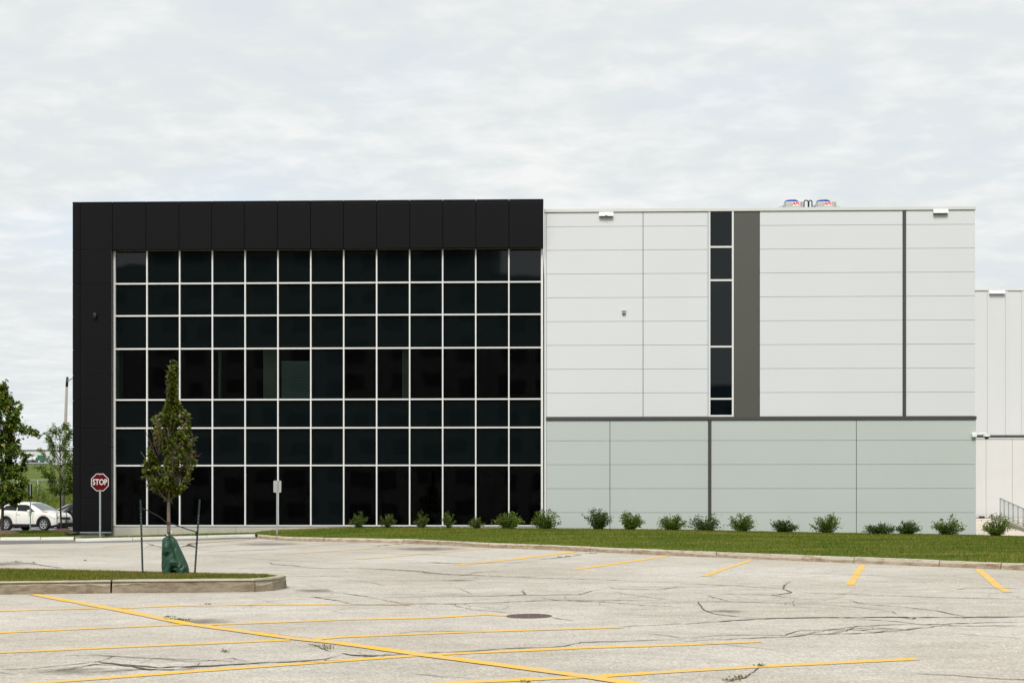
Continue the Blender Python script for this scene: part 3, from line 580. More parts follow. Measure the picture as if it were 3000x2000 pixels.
def lawn():
    fr = []
    for pts, h in ((kw, .13), (kb, .165)):
        rs = resample(pts, .5)
        for i, p in enumerate(rs):
            dd = rs[min(i+1, len(rs)-1)] - rs[max(i-1, 0)]; dd.z = 0; dd.normalize()
            fr.append(Vector((p.x - dd.y * .165, p.y + dd.x * .165, p.z + h - .015)))
    # back edge: spread along the wall line so that the columns do not cross
    n = len(fr); x0, x1 = -19.6, 45.0
    acc = [0]
    for a, b in zip(fr, fr[1:]): acc.append(acc[-1] + max(.02, b.x - a.x))
    m = 14; V = np.empty((n, m, 3))
    for i, p in enumerate(fr):
        bx = x0 + (x1 - x0) * acc[i] / acc[-1]
        bx = min(bx, max(p.x * (wall_y(p.x) / p.y), x0 + .01 * i)) if bx > p.x * (wall_y(p.x)/p.y) else bx
        px = 1500 + p.x / p.y * F
        bx = p.x / p.y * wall_y(p.x) ; bx = max(bx, x0)
        by = wall_y(bx); bz = wallz(1500 + bx / by * F, by)
        for j in range(m):
            t = j / (m - 1)
            z = p.z + (bz - p.z) * t
            if px > 760:      # a swelling bank
                z += .10 * math.sin(math.pi * min(1, t * 1.0)) * min(1, (px - 760) / 200)
            V[i, j] = (p.x + (bx - p.x) * t, p.y + (by - p.y) * t, z)
    V[:, :, 2] += 0
    f = [(i*m+j, (i+1)*m+j, (i+1)*m+j+1, i*m+j+1) for i in range(n-1) for j in range(m-1)]
    o = link('lawn', np_mesh('lawn', V.reshape(-1, 3), f, [M['lawn']], smooth=True)); tag(o, kind='structure')
    # blades, spread by cell area
    area = np.array([np.linalg.norm(np.cross(V[i+1, j] - V[i, j], V[i, j+1] - V[i, j])) for i in range(n-1) for j in range(m-1)])
    N = 380000; c = rng.choice(len(area), N, p=area / area.sum()); ii, jj = c // (m-1), c % (m-1); u, w = rng.random(N)[:, None], rng.random(N)[:, None]
    P = (V[ii, jj] * (1-u) * (1-w) + V[ii+1, jj] * u * (1-w) + V[ii, jj+1] * (1-u) * w + V[ii+1, jj+1] * u * w)
    px = 1500 + P[:, 0] / P[:, 1] * F; P = P[(px > -100) & (px < 4200)]
    blades('grass', P, M['blade'], .025, .065, .012)
    return V
LAWN = lawn()
def lawn_z(x, y):
    d2 = (LAWN[:, :, 0] - x) ** 2 + (LAWN[:, :, 1] - y) ** 2
    i = np.unravel_index(d2.argmin(), d2.shape); return float(LAWN[i][2])

def left_green():           # grass strip with two trees beyond the entrance, and the road behind it
    mb = MB(); xs = [-50, -45, -40, -35, -30, -25, -19.25]; ys = [62.45, 64, 64.3, 67, 70, 72.6]; n = len(xs)
    zz = lambda x, y: gz(x, y) + .115 + .05 * math.sin(math.pi * (y - 62.4) / 10.2)
    for y in ys:
        for x in xs: x = min(x, -19.25 if y < 64.2 else -20.1); mb.v.append((x, y, zz(x, y)))
    for j in range(len(ys)-1):
        for i in range(n-1): mb.f.append((j*n+i, j*n+i+1, (j+1)*n+i+1, (j+1)*n+i)); mb.m.append(0)
    tag(mb.build('grass_verge', M['lawn'], smooth=True), kind='structure')
    P = np.stack([rng.uniform(-27.5, -20.1, 26000), rng.uniform(62.45, 72.5, 26000), np.zeros(26000)], 1)
    P[:, 2] = [zz(p[0], p[1]) for p in P]; blades('grass', P, M['blade'], .03, .075, .013)
    kerb([Vector((x, 72.75, gz(x, 72.75))) for x in (-50, -40, -30, -19.95)][::-1], [], .13, .17, [M['kerb_new'], M['kerb_new']], LK, 1, rough=.003)
    mb = MB(); xs = [-70, -45, -30, -19]
    for x in xs: mb.v += [(x, 72.6, gz(x, 72.6)), (x, 92.5, gz(x, 92))]
    for i in range(3): mb.f.append((2*i, 2*i+2, 2*i+3, 2*i+1)); mb.m.append(0)
    tag(mb.build('road', M['road']), kind='structure')
    kerb([Vector((x, 92.4, gz(x, 92))) for x in (-70, -45, -30, -19.5)], [], .13, .17, [M['kerb_new'], M['kerb_new']], LK, 1, rough=.003)
left_green()

# ------------------------------------------------------------------ island with the young tree
ISL_H = 0.265
fr_i = [G(-700, 1751), G(-300, 1744.5), G(0, 1741), G(325, 1737), G(560, 1735), G(748, 1733), G(800, 1729.5), G(832, 1724.5)]
def isl_pt(px, Y):
    x = (px - 1500) / F * Y; return Vector((x, Y, gz(x, Y)))
nose = [G(832, 1724.5), G(841, 1721), isl_pt(836, 30.1), isl_pt(818, 30.4), isl_pt(796, 30.55)]
bk_i = [nose[-1]] + [isl_pt(*q) for q in ((640, 31.1), (400, 32.2), (100, 33.5), (-300, 35.0), (-700, 36.6))]
def island():
    m = [M['kerb_isl_top'], M['kerb_isl_face']]
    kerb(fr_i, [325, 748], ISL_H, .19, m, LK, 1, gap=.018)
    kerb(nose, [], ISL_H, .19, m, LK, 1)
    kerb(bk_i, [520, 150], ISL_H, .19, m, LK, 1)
    out = fr_i + nose[1:] + bk_i[1:]
    cx = sum(p.x for p in out) / len(out); cy = sum(p.y for p in out) / len(out)
    # grass bed as a strip between front and back rows
    n = 60; f = b = None
    # match columns by position along x
    def row(pts):
        a = np.array([p[:] for p in pts]); xs = np.linspace(-14.0, -5.2, n); o = np.argsort(a[:, 0]); return np.stack([xs, np.interp(xs, a[o, 0], a[o, 1])], 1)
    f = row(fr_i + nose[1:2]); b = row(bk_i); mm = 9; V = np.empty((n, mm, 3))
    for i in range(n):
        y0, y1 = f[i, 1] + .17, b[i, 1] - .17
        for j in range(mm):
            t = j / (mm-1); y = y0 + (y1-y0) * t
            V[i, j] = (f[i, 0], y, gz(f[i, 0], y) + ISL_H - .03 + .012 * math.sin(math.pi * t))
    fa = [(i*mm+j, (i+1)*mm+j, (i+1)*mm+j+1, i*mm+j+1) for i in range(n-1) for j in range(mm-1)]
    tag(link('grass_island', np_mesh('grass_island', V.reshape(-1, 3), fa, [M['lawn']], smooth=True)), kind='structure')
    bed = MB(); bed.add([(p.x, p.y, p.z + ISL_H - .035) for p in out], [tuple(range(len(out)))]); tag(bed.build('grass_island', M['lawn']), kind='structure')
    N = 60000; ii = rng.integers(0, n-1, N); jj = rng.integers(0, mm-1, N); u, w = rng.random(N)[:, None], rng.random(N)[:, None]
    P = V[ii, jj]*(1-u)*(1-w) + V[ii+1, jj]*u*(1-w) + V[ii, jj+1]*(1-u)*w + V[ii+1, jj+1]*u*w
    k = rng.random(N) < .45 + .5 * (P[:, 0] > -9.2)
    wet = np.sin(P[:, 0]*1.7 + 2) + np.sin(P[:, 1]*2.3 + P[:, 0]*.9) + rng.normal(0, .5, N)
    dry = ((P[:, 0] > -9.6) & (wet > -.7)) | (wet > 1.5)
    blades('grass', P[~dry], M['blade'], .025, .065, .008); blades('dry_grass', P[dry], M['dryblade'], .02, .05, .008)
island()

# ------------------------------------------------------------------ the black glass-fronted building and its panelled wing
cs, sn = math.cos(math.atan(TH)), math.sin(math.atan(TH))
def fu(px, v=0.0):
    t = (px - 1500) / F; return (t * (YC + v * cs) - v * sn) / (cs + t * sn)
def fz(px, py, v=0.0):
    u = fu(px, v); Y = YC - u * sn + v * cs; return (HY - py) / F * Y
ROT = -math.atan(TH); ZB = -1.4
def facade_thing(name, label, cat):       # empty at the base; children use facade coordinates (u, v into the building, z)
    return empty(name, (0, YC, ZB), label, cat, ROT)
def fbox(name, u0, u1, v0, v1, z0, z1, m, parent, bevel=0.0):
    mb = MB()
    (mb.bbox(u0, u1, v0, v1, z0 - ZB, z1 - ZB, bevel) if bevel else mb.box(u0, u1, v0, v1, z0 - ZB, z1 - ZB))
    return mb.build(name, m, parent)
VF = -0.36       # front of the black cladding, glass line at v = 0
OFF = facade_thing('office_building', 'black clad office building with white gridded dark glass curtain wall', 'building')
def office():
    uL = fu(212, VF); uR = fu(1592.6, VF)
    zt = fz(212, 592, VF); zc = fz(212, 599.5, VF); zf = fz(212, 732.5, VF)
    us = [fu(x * 1.27551, VF) for x in (184, 258, 335, 411, 486, 561, 637, 713, 789, 865, 941, 1017, 1093, 1169)]
    g = .010
    # structural wall behind the cladding (fascia, left column, back, sides and roof)
    c = MB(); zb = ZB
    c.box(uL + .05, uR - .03, VF + .05, -.02, zf + .03 - zb, zt - .05 - zb)
    c.box(uL + .05, fu(324.5, VF) + .02, VF + .05, -.02, fz(270, 1556, VF) - zb, zf + .04 - zb)
    c.box(uL + .05, uL + .35, -.02, 24, 0, zt - .05 - zb); c.box(uR - .4, uR - .1, .3, 24, 0, zt - .05 - zb); c.box(uL + .06, uR - .11, 23.7, 24.01, 0, zt - .06 - zb)
    c.box(uL + .06, fu(333), -.019, .3, 0, zt - .06 - zb)
    c.build('wall', M['clad_back'], OFF)
    fbox('roof', uL + .3, uR - .35, .12, 23.8, zt - 1.0, zt - .8, M['roof'], OFF)
    e = [uL] + us + [uR]
    # parapet cap pieces and fascia panels
    for a, b in zip(e, e[1:]):
        fbox('cap_panel', a + g, b - g, VF - .01, .25, zc + .008, zt, M['clad'], OFF, .006)
        fbox('cladding_panel', a + g, b - g, VF, VF + .05, zf + .004, zc - .008, M['clad'], OFF, .006)
    rows = [732.5, 831.7, 926.8, 1024, 1097.8, 1173, 1254, 1308.7, 1363, 1458.7, 1557]
    uj = fu(324.5, VF)
    for y0, y1 in zip(rows, rows[1:]):
        za, zb_ = fz(250, y1, VF), fz(250, y0, VF)
        for a, b in ((uL, us[0]), (us[0], uj + .03)):
            fbox('cladding_panel', a + g, b - g, VF, VF + .05, za + g, zb_ - g, M['clad'], OFF, .006)
        fbox('cladding_panel', uj + .021, uj + .035, VF + .004, -.01, za + g, zb_ - g, M['clad_trim'], OFF)      # jamb
    fbox('drip_trim', uL, uj + .03, VF - .03, -.02, fz(250, 1560.5, VF), fz(250, 1557.2, VF), M['rail'], OFF)
    # end wall panels round the left corner
    for y0, y1 in zip(rows, rows[1:]):
        for k in range(4):
            fbox('cladding_panel', uL, uL + .04, VF + .06 + k * 5.9, VF + .04 + (k + 1) * 5.9, fz(250, y1, VF) + g, fz(250, y0, VF) - g, M['clad'], OFF)
    for k in range(4): fbox('cladding_panel', uL, uL + .04, VF + .06 + k * 5.9, VF + .04 + (k + 1) * 5.9, zf + .01, zc - .01, M['clad'], OFF)
    # plinth
    uG0, uG1 = fu(334), fu(1590)
    fbox('plinth', uL + .08, fu(311), VF + .10, -.03, ZB + .1, fz(250, 1560.7, VF), M['concrete'], OFF)
    jn = [fu(311) + .02, fu(693), fu(1060), fu(1380), uG1]
    for a, b in zip(jn, jn[1:]):
        fbox('plinth', a, b - .012, -.10, .15, ZB + .1, fz(600, 1543), M['concrete'], OFF, .008)
    fbox('flashing', uG0 - .02, uG1, -.075, .1, fz(600, 1542.6), fz(600, 1540.6), M['clad_back'], OFF)
    # curtain wall
    yr = [737.5, 832, 926, 1022.5, 1171.5, 1254, 1363.5, 1537.8]      # rows measured at px 337
    zr = [fz(337, y) for y in yr]; ztop, zbot = fz(337, 735.5), fz(337, 1540.4)
    mu = [fu(336) + (fu(1588) - fu(336)) * i / 13 for i in range(14)]
    cw = fbox('curtain_wall', uG0 - .01, uG1 + .02, .14, .16, zbot, ztop + .05, M['clad_back'], OFF); cw['label'] = 'grid of dark glass panes in white aluminium frames'
    cw.data.materials.clear(); bmx = MB(); P_ = ZB
    # backing only behind spandrel rows and behind blanked panes
    bmx = MB()
    vis = (3, 6); blank = {(6, 3), (6, 6)}
    for r in range(7):
        for k in range(13):
            if r in vis and (k, r) not in blank: continue
            bmx.box(mu[k] + .03, mu[k+1] - .03, .10, .13, zr[r+1] + .03 - ZB, zr[r] - .03 - ZB)
    cw.data = bmx.mesh('curtain_wall', M['clad_back'])
    w = .031; PR = -.07
    for i, u in enumerate(mu):
        e0 = w * (1.6 if i in (0, 13) else 1)
        fbox('mullion', u - e0, u + e0, PR, .06, zbot, ztop - .02, M['frame'], cw, .006)
    fbox('head_trim', mu[0] - .06, mu[-1] + .06, PR - .012, .06, ztop - .018, ztop + .045, M['head'], cw)
    for r in range(1, 8):
        z = zr[r] - (.02 if r == 7 else 0)
        for a, b in zip(mu, mu[1:]):
            fbox('transom', a + w + .001, b - w - .001, PR + .004, .058, z - w, z + w, M['frame'], cw)
    # panes: one mesh per row, each pane its own object with a tiny tilt of its own
    for r in range(7):
        hh = zr[r] - zr[r+1] - 2 * w + .02; pw = mu[1] - mu[0] - 2 * w + .02
        gm = MB(); q = MB(); gm.box(-pw/2, pw/2, 0, .012, -hh/2, hh/2); q.box(-pw/2, pw/2, 0, .012, -hh/2, hh/2)
        me_s = gm.mesh('window_pane', M['spandrel']); me_v = q.mesh('window_pane', M['vision'])
        for k in range(13):
            o = link('window_pane', me_v if (r in vis and (k, r) not in blank) else me_s, cw)
            o.location = ((mu[k] + mu[k+1]) / 2, .03, (zr[r] + zr[r+1]) / 2 - ZB)
            o.rotation_euler = (R(random.gauss(0, .12)), 0, R(random.gauss(0, .16)))
    # rooms behind the two vision bands
    for r in vis:
        mb = MB(); z0, z1 = zr[r+1] - .02 - ZB, zr[r] + .02 - ZB; a, b = mu[0] - .02, mu[-1] + .02; V1 = 9.0
        mb.add([(a,.135,z0),(b,.135,z0),(b,V1,z0),(a,V1,z0),(a,.135,z1),(b,.135,z1),(b,V1,z1),(a,V1,z1)], [(0,1,2,3),(7,6,5,4),(3,2,6,7),(0,3,7,4),(2,1,5,6)])
        mb.build('interior_room', M['room'], OFF, fix=False)
    zc0, zc1 = zr[4] - ZB, zr[3] - ZB
    for p0, p1 in ((771, 812), (1178, 1199)):
        MB().bbox(fu(p0, .45), fu(p1, .45), .45, .95, zc0, zc1, .01).build('interior_column', M['column'], OFF)
    MB().box(fu(337, .3), fu(349, .3), .3, .9, zc0, zc1).build('interior_column', M['column'], OFF)
    MB().box(fu(640, .6), fu(646, .6), .6, .9, zc0, zc1).build('interior_column', M['column'], OFF)
    bl = empty('window_blind', ((fu(822)+fu(907))/2 * cs, YC + .2, ZB), 'half lowered slatted grey blind behind an upper floor pane', 'blind', ROT)
    bl.location = Matrix.Rotation(ROT, 4, 'Z') @ Vector(((fu(822)+fu(907))/2, .2, 0)) + Vector((0, YC, ZB))
    hw = (fu(907) - fu(822)) / 2; zt_, zb_ = fz(860, 1059) - ZB, fz(860, 1169) - ZB
    sl = MB(); n = 26; hgt = (zt_ - zb_) / n
    sl.add([(-hw, 0, 0), (hw, 0, 0), (hw, .03, hgt * .85), (-hw, .03, hgt * .85), (-hw, .004, 0), (hw, .004, 0), (hw, .034, hgt * .85), (-hw, .034, hgt * .85)], [(0,1,2,3),(7,6,5,4),(0,4,5,1),(2,6,7,3),(1,5,6,2),(0,3,7,4)])
    me = sl.mesh('slat', M['blind'])
    for i in range(n):
        o = link('slat', me, bl); o.location = (0, 0, zb_ + i * hgt)
    MB().box(-hw, hw, -.01, .05, zt_, zt_ + .05).build('head_rail', M['blind'], bl)
office()

WNG = facade_thing('panelled_wing', 'pale grey metal panelled wing with narrow window strip and charcoal bands', 'building')
def wing():
    U = lambda px: fu(px); z = lambda py, px=1600: fz(px, py)
    zc1, zc0 = z(612.5), z(622.5); uA, uB = U(1594), U(2857.5)
    rows = [623.2, 664.6, 733.7, 803, 872.6, 942.3, 1011.8, 1081.6, 1151.4, 1221]
    lows = [1231, 1291, 1361, 1431, 1501]
    zg = ZB + .1
    c = MB(); c.box(uA + .02, uB - .02, .06, .3, zg - ZB, zc1 - .03 - ZB); c.box(uB - .30, uB - .021, .3, 24, zg - ZB, zc1 - .03 - ZB); c.box(uA + .03, uB - .31, 23.7, 23.99, zg - ZB, zc1 - .04 - ZB)
    c.build('wall', M['joint'], WNG)
    fbox('roof', uA + .2, uB - .2, .2, 23.9, zc1 - 1.0, zc1 - .8, M['roof'], WNG)
    hg, vg = .006, .012
    def panels(a, b, rws, m, bottom=None, la=vg, lb=vg):
        zz = [z(y) for y in rws] + ([bottom] if bottom else [])
        for z1, z0 in zip(zz, zz[1:]):
            fbox('wall_panel', U(a) + la, U(b) - lb, 0.0, .055, z0 + hg, z1 - hg, m, WNG, .007)
    for a, b in ((1600.5, 1884), (1884, 2074.5), (2225.5, 2645), (2654, 2857)): panels(a, b, rows, M['panel_up'])
    for a, b in ((1600.5, 1787), (1787, 2075), (2083.5, 2509), (2509, 2860)): panels(a, b, lows, M['panel_lo'], zg)
    # dark gaskets in the vertical joints
    for px, y0, y1 in ((1884, 623, 1220), (1787, 1232, 1600), (2509, 1232, 1600)):
        fbox('gasket', U(px) - vg, U(px) + vg, .03, .058, max(z(y1), zg), z(y0), M['joint_dark'], WNG)
    fbox('parapet_cap', uA, uB + .02, -.05, .28, zc0, zc1, M['cap'], WNG, .008)
    fbox('parapet_cap', uB - .28, uB + .02, .281, 24, zc0, zc1, M['cap'], WNG)
    fbox('corner_trim', uA + .01, U(1600.3), -.012, .059, zg, zc0 - .004, M['panel_up'], WNG)
    fbox('shadow_gap', U(1590.5) + .08, uA + .008, .02, .2, zg, zc0, M['joint_dark'], WNG)
    # end wall round the right corner
    zz = [z(y) for y in rows]; zl = [z(y) for y in lows] + [zg]
    for lst, m, du in ((zz, M['panel_up'], 0), (zl, M['panel_lo'], .045)):
        for z1, z0 in zip(lst, lst[1:]):
            for k in range(4): fbox('wall_panel', uB - .02, uB + du + .001, .07 + k * 5.95, .06 + (k + 1) * 5.95, z0 + hg, z1 - hg, m, WNG)
    # charcoal bands
    fbox('band_trim', U(1599.5), U(2860.5), -.05, .059, z(1230.8), z(1221.3), M['trim_dark'], WNG, .006)
    fbox('strip_trim', U(2645.3), U(2653.7), -.03, .059, z(1221.2), zc0 - .004, M['trim_dark'], WNG, .005)
    fbox('strip_trim', U(2075.3), U(2083.2), -.03, .059, zg, z(1230.9), M['trim_dark'], WNG, .005)
    fbox('taupe_panel', U(2149.5), U(2224.5), -.004, .057, z(1221.2), zc0 - .004, M['taupe'], WNG, .005)
    fbox('gasket', U(2224.4), U(2225.6), .02, .05, z(1221.2), zc0, M['joint_dark'], WNG)
    # window strip
    sw = fbox('strip_window', U(2075), U(2149.4), .045, .059, z(1221.2), zc0 - .004, M['clad_back'], WNG)
    fbox('frame', U(2075), U(2081), -.02, .044, z(1221.2), zc0 - .004, M['panel_up'], sw, .004)
    fbox('frame', U(2144.2), U(2149.4), -.03, .044, z(1221.2), zc0 - .004, M['frame'], sw, .004)
    tr = [(622.6, 622.4), (729, 724), (826, 821), (1019.5, 1014.8), (1171.5, 1167), (1221, 1216.5)]
    for y1, y0 in tr[1:]: fbox('transom', U(2081) + .002, U(2144.2) - .002, -.027, .044, z(y1), z(y0), M['frame'], sw, .003)
    for (t1, _), (_, b0) in zip(tr, tr[1:]):
        fbox('window_pane', U(2081) + .002, U(2144.2) - .002, .01, .03, z(b0) + .002, z(t1) - .002, M['stripglass'], sw)
wing()

def wall_point(px, py, v=0.0):
    return Matrix.Rotation(ROT, 4, 'Z') @ Vector((fu(px, v), v, 0)) + Vector((0, YC, fz(px, py, v)))
def wall_light(px0, px1, py0, py1, label, sensor=False, Y=None):
    p = wall_point((px0+px1)/2, py1, -.0) if Y is None else at((px0+px1)/2, py1, Y)
    s = F / p.y; w = (px1 - px0) / s; h = (py1 - py0) / s
    t = empty('wall_light', p, label, 'wall light', ROT if Y is None else 0, 'white wall lights under the parapets')
    hw = w / 2
    mb = MB(); mb.prism([(-.01, h), (-.09, h), (-.15, h * .2), (-.15, .02), (-.01, .02)], 'z', -hw, hw)
    mb.v = [(v[2], v[0], v[1]) for v in mb.v]; mb.build('housing', M['white'], t)
    MB().box(-hw + .03, hw - .03, -.14, -.03, -.002, .019).build('lens', M['joint_dark'], t)
    MB().box(-hw * .35, hw * .35, -.022, -.0, h * .2, h * .9 + .05).build('back_plate', M['white'], t)
    if sensor: MB().bbox(-.05, .05, -.18, -.14, h * .05, h * .36, .01).build('sensor', M['rail'], t)
wall_light(1755, 1796.5, 623, 636, 'white wall light with a small sensor under the parapet left of the narrow window', True)
wall_light(2733.5, 2776, 614.5, 627.5, 'plain white wall light under the parapet at the right end of the panelled wing')

def small_fixtures():
    p = wall_point(1828, 921, 0); t = empty('wall_sensor', p, 'small grey louvred sensor box on the pale upper panels', 'sensor', ROT)
    MB().bbox(-.085, .085, -.06, 0, .02, .15, .012).build('housing', M['rail'], t)
    MB().bbox(-.095, .095, -.075, 0, .15, .175, .006).build('hood', M['alu'], t); MB().bbox(-.07, .07, -.075, -.055, -.0, .035, .008).build('lens', M['black'], t)
    p = wall_point(280.5, 931, VF); t = empty('security_camera', p, 'small black camera on the black cladding left of the curtain wall', 'camera', ROT)
    MB().bbox(-.075, .075, -.16, 0, .04, .20, .02).build('housing', M['black'], t); MB().lathe([(.05, 0), (.055, .0), (.05, .06), (0.001, .06)], 16, 'z', (0, -.08, -.02)).build('dome', M['black'], t, True)
    # dome camera on an arm at the right corner of the wing
    p = wall_point(2858, 1275.5, 0); t = empty('dome_camera', p, 'white dome camera on a bracket arm at the lower right corner of the wing', 'camera', ROT)
    MB().bbox(-.19, .03, -.14, -.0, -.08, .13, .03).build('mount_box', M['white'], t)
    MB().tube([(.0, -.08, .03), (.2, -.1, .07), (.46, -.12, .09), (.46, -.12, .02)], [.04, .035, .035, .035], 10).build('arm', M['white'], t, True)
    MB().lathe([(.001, .03), (.06, .03), (.15, -.01), (.155, -.03), (.13, -.075), (.001, -.075)], 24, 'z', (.46, -.12, 0)).build('housing', M['white'], t, True)
    MB().lathe([(.11, -.076), (.10, -.12), (.06, -.155), (.001, -.165)], 24, 'z', (.46, -.12, 0)).build('dome', M['black'], t, True)
small_fixtures()

def condensers():
    VR = 2.2
    roofz = fz(1600, 612.5) - .8
    for (x0, x1, side, lx), lab in (((2297.5, 2353, -1, 2333), 'white rooftop condenser unit with blue fan rim on the left of the black pipes'), ((2391, 2450, 1, 2426), 'white rooftop condenser unit with blue fan rim on the right of the black pipes')):
        u0, u1 = fu(x0, VR), fu(x1, VR); cx = (u0 + u1) / 2; w = u1 - u0
        base = Matrix.Rotation(ROT, 4, 'Z') @ Vector((cx, VR + .4, 0)) + Vector((0, YC, roofz))
        t = empty('condenser_unit', base, lab, 'condenser', ROT, 'condenser units on the wing roof')
        zt = fz(x0, 590, VR) - roofz; ztop = fz(x0, 583.2, VR) - roofz
        MB().bbox(-w/2 + .06, w/2 - .06, -.4, .4, .12, zt, .05).build('cabinet', M['ac'], t)
        for sx in (-1, 1):
            MB().box(sx*(w/2 - .03) - .035, sx*(w/2 - .03) + .035, -.38, -.33, .1, zt - .02).build('post', M['galv'], t)
            MB().box(sx*(w/2 - .03) - .035, sx*(w/2 - .03) + .035, .33, .38, .1, zt - .02).build('post', M['galv'], t)
        MB().bbox(side*(w/2 + .11) - .1, side*(w/2 + .11) + .1, -.3, .3, .1, zt - .18, .03).build('coil_box', M['ac'], t)
        fx = (fu(x0 + 25, VR) - cx)
        r = .33
        MB().lathe([(r - .04, zt - .01), (r, zt - .01), (r, ztop - .035), (r - .05, ztop), (r - .09, ztop - .01), (r - .09, zt - .01)], 32, 'z', (fx, -.03, 0)).build('fan_rim', M['blue'], t, True)
        MB().lathe([(.001, zt + .06), (.22, zt + .04), (.24, zt + .0)], 24, 'z', (fx, -.03, 0)).build('fan_guard', M['white'], t, True)
        MB().box(fu(lx, VR) - cx - .19, fu(lx, VR) - cx + .19, -.404, -.4005, zt - .22, zt - .02).build('logo_plate', M['white'], t)
        text_object('logo_lettering', 'APC', .175, M['apcred'], t, (fu(lx, VR) - cx, -.408, zt - .105), (R(90), 0, 0), 1.25, .006, .001, .25)
    p0 = fu(2357, VR)
    base = Matrix.Rotation(ROT, 4, 'Z') @ Vector((p0, VR + .3, 0)) + Vector((0, YC, roofz)); t = empty('refrigerant_pipes', base, 'two black insulated pipe hoops between the rooftop condenser units', 'pipes', ROT)
    zt = fz(2360, 583, VR) - roofz
    for a, b in ((.03, .225), (.255, .40)):
        MB().tube([(a, 0, 0), (a, 0, zt - .07), (a + .025, 0, zt - .015), (a + .06, 0, zt), (b - .06, 0, zt), (b - .02, 0, zt - .02), (b, 0, zt - .08), (b, 0, 0)], .028, 8).build('pipe', M['black'], t, True)
    MB().tube([(-.14, 0, .45), (-.1, 0, zt - .36), (-.04, 0, zt - .33), (.03, 0, zt - .33)], .026, 8).build('pipe', M['black'], t, True)
condensers()

# ------------------------------------------------------------------ the white building at the back right
def back_building():
    Y = 92.0; t = empty('rear_building', (at(2860, 1517, Y).x, Y, .0), 'tall white warehouse behind the right end of the panelled wing', 'building')
    X0 = t.location.x; P = lambda px: at(px, 0, Y).x - X0; Z = lambda py: (HY - py) / F * Y
    xr = P(3500); xl = -6.0
    MB().box(xl, xr, .06, 30, -1.2, Z(848)).build('wall', M['joint'], t)
    MB().bbox(xl - .05, xr, -.06, .4, Z(851.5), Z(846), .01).build('parapet_cap', M['cap'], t)
    e = [xl] + [P(x) for x in (2895, 2948, 2995, 3046, 3097, 3148, 3199, 3250, 3301, 3352, 3403)] + [xr]
    for a, b in zip(e, e[1:]):
        MB().bbox(a + .002, b - .002, 0, .055, Z(1274), Z(852), .004).build('wall_panel', M['white_wall'], t)
        MB().bbox(a - .05, a + .09, -.05, .0, Z(1273.8), Z(852.5), .01).build('panel_rib', M['white_wall'], t)
    MB().bbox(xl, xr, -.06, .05, Z(1281), Z(1274.2), .006).build('band_trim', M['trim_dark'], t)
    MB().bbox(xl, xr, -.04, .05, Z(1285.5), Z(1281.2), .006).build('ledge', M['white_wall'], t)
    e = [xl] + [P(x) for x in (2889, 2966, 3043, 3120, 3197, 3274, 3351, 3428)] + [xr]
    for a, b in zip(e, e[1:]):
        MB().bbox(a + .007, b - .007, 0, .055, -1.1, Z(1285.7), .01).build('precast_panel', M['white_wall_lo'], t)
    wall_light(2897, 2943.5, 851.5, 862, 'wide white wall light under the parapet of the rear warehouse', Y=Y - .02)
    # concrete drive rising to the warehouse, with a sleeved drain, a red valve and a railed ramp
    mb = MB(); prof = [(64.0, -1.25), (66, -.85), (70, -.7), (76, -.5), (82, -.3), (88, .05), (91.9, .285)]
    for y, z in prof: mb.v += [(20.5, y, z), (60, y, z)]
    for i in range(len(prof) - 1): mb.f.append((2*i, 2*i+1, 2*i+3, 2*i+2)); mb.m.append(0)
    tag(mb.build('driveway', M['drive']), kind='structure')
    b = at(2876, 1518, Y - .3); d_ = empty('drain_cover_box', b, 'black rubber dock bumper lying at the foot of the white warehouse wall', 'bumper')
    MB().bbox(-.17, .17, -.12, .12, 0, .155, .035).build('rubber_block', M['black'], d_); MB().tube([(-.35, .12, .03), (.9, .12, .03)], .025, 8).build('hose', M['black'], d_)
    b = at(2904.5, 1508, Y - .01); v = empty('standpipe_valve', b, 'small red and chrome hose valve low on the white warehouse wall', 'valve')
    MB().tube([(0, 0, .0), (0, -.1, .0), (0, -.12, -.06)], .045, 10).build('valve_body', M['redpaint'], v, True); MB().lathe([(.001, 0), (.045, 0), (.045, .06), (.001, .06)], 14, 'z', (0, -.1, .03)).build('cap', M['alu'], v); MB().tube([(-.08, -.1, -.02), (.05, -.1, -.04)], .02, 8).build('outlet', M['redpaint'], v)
back_building()
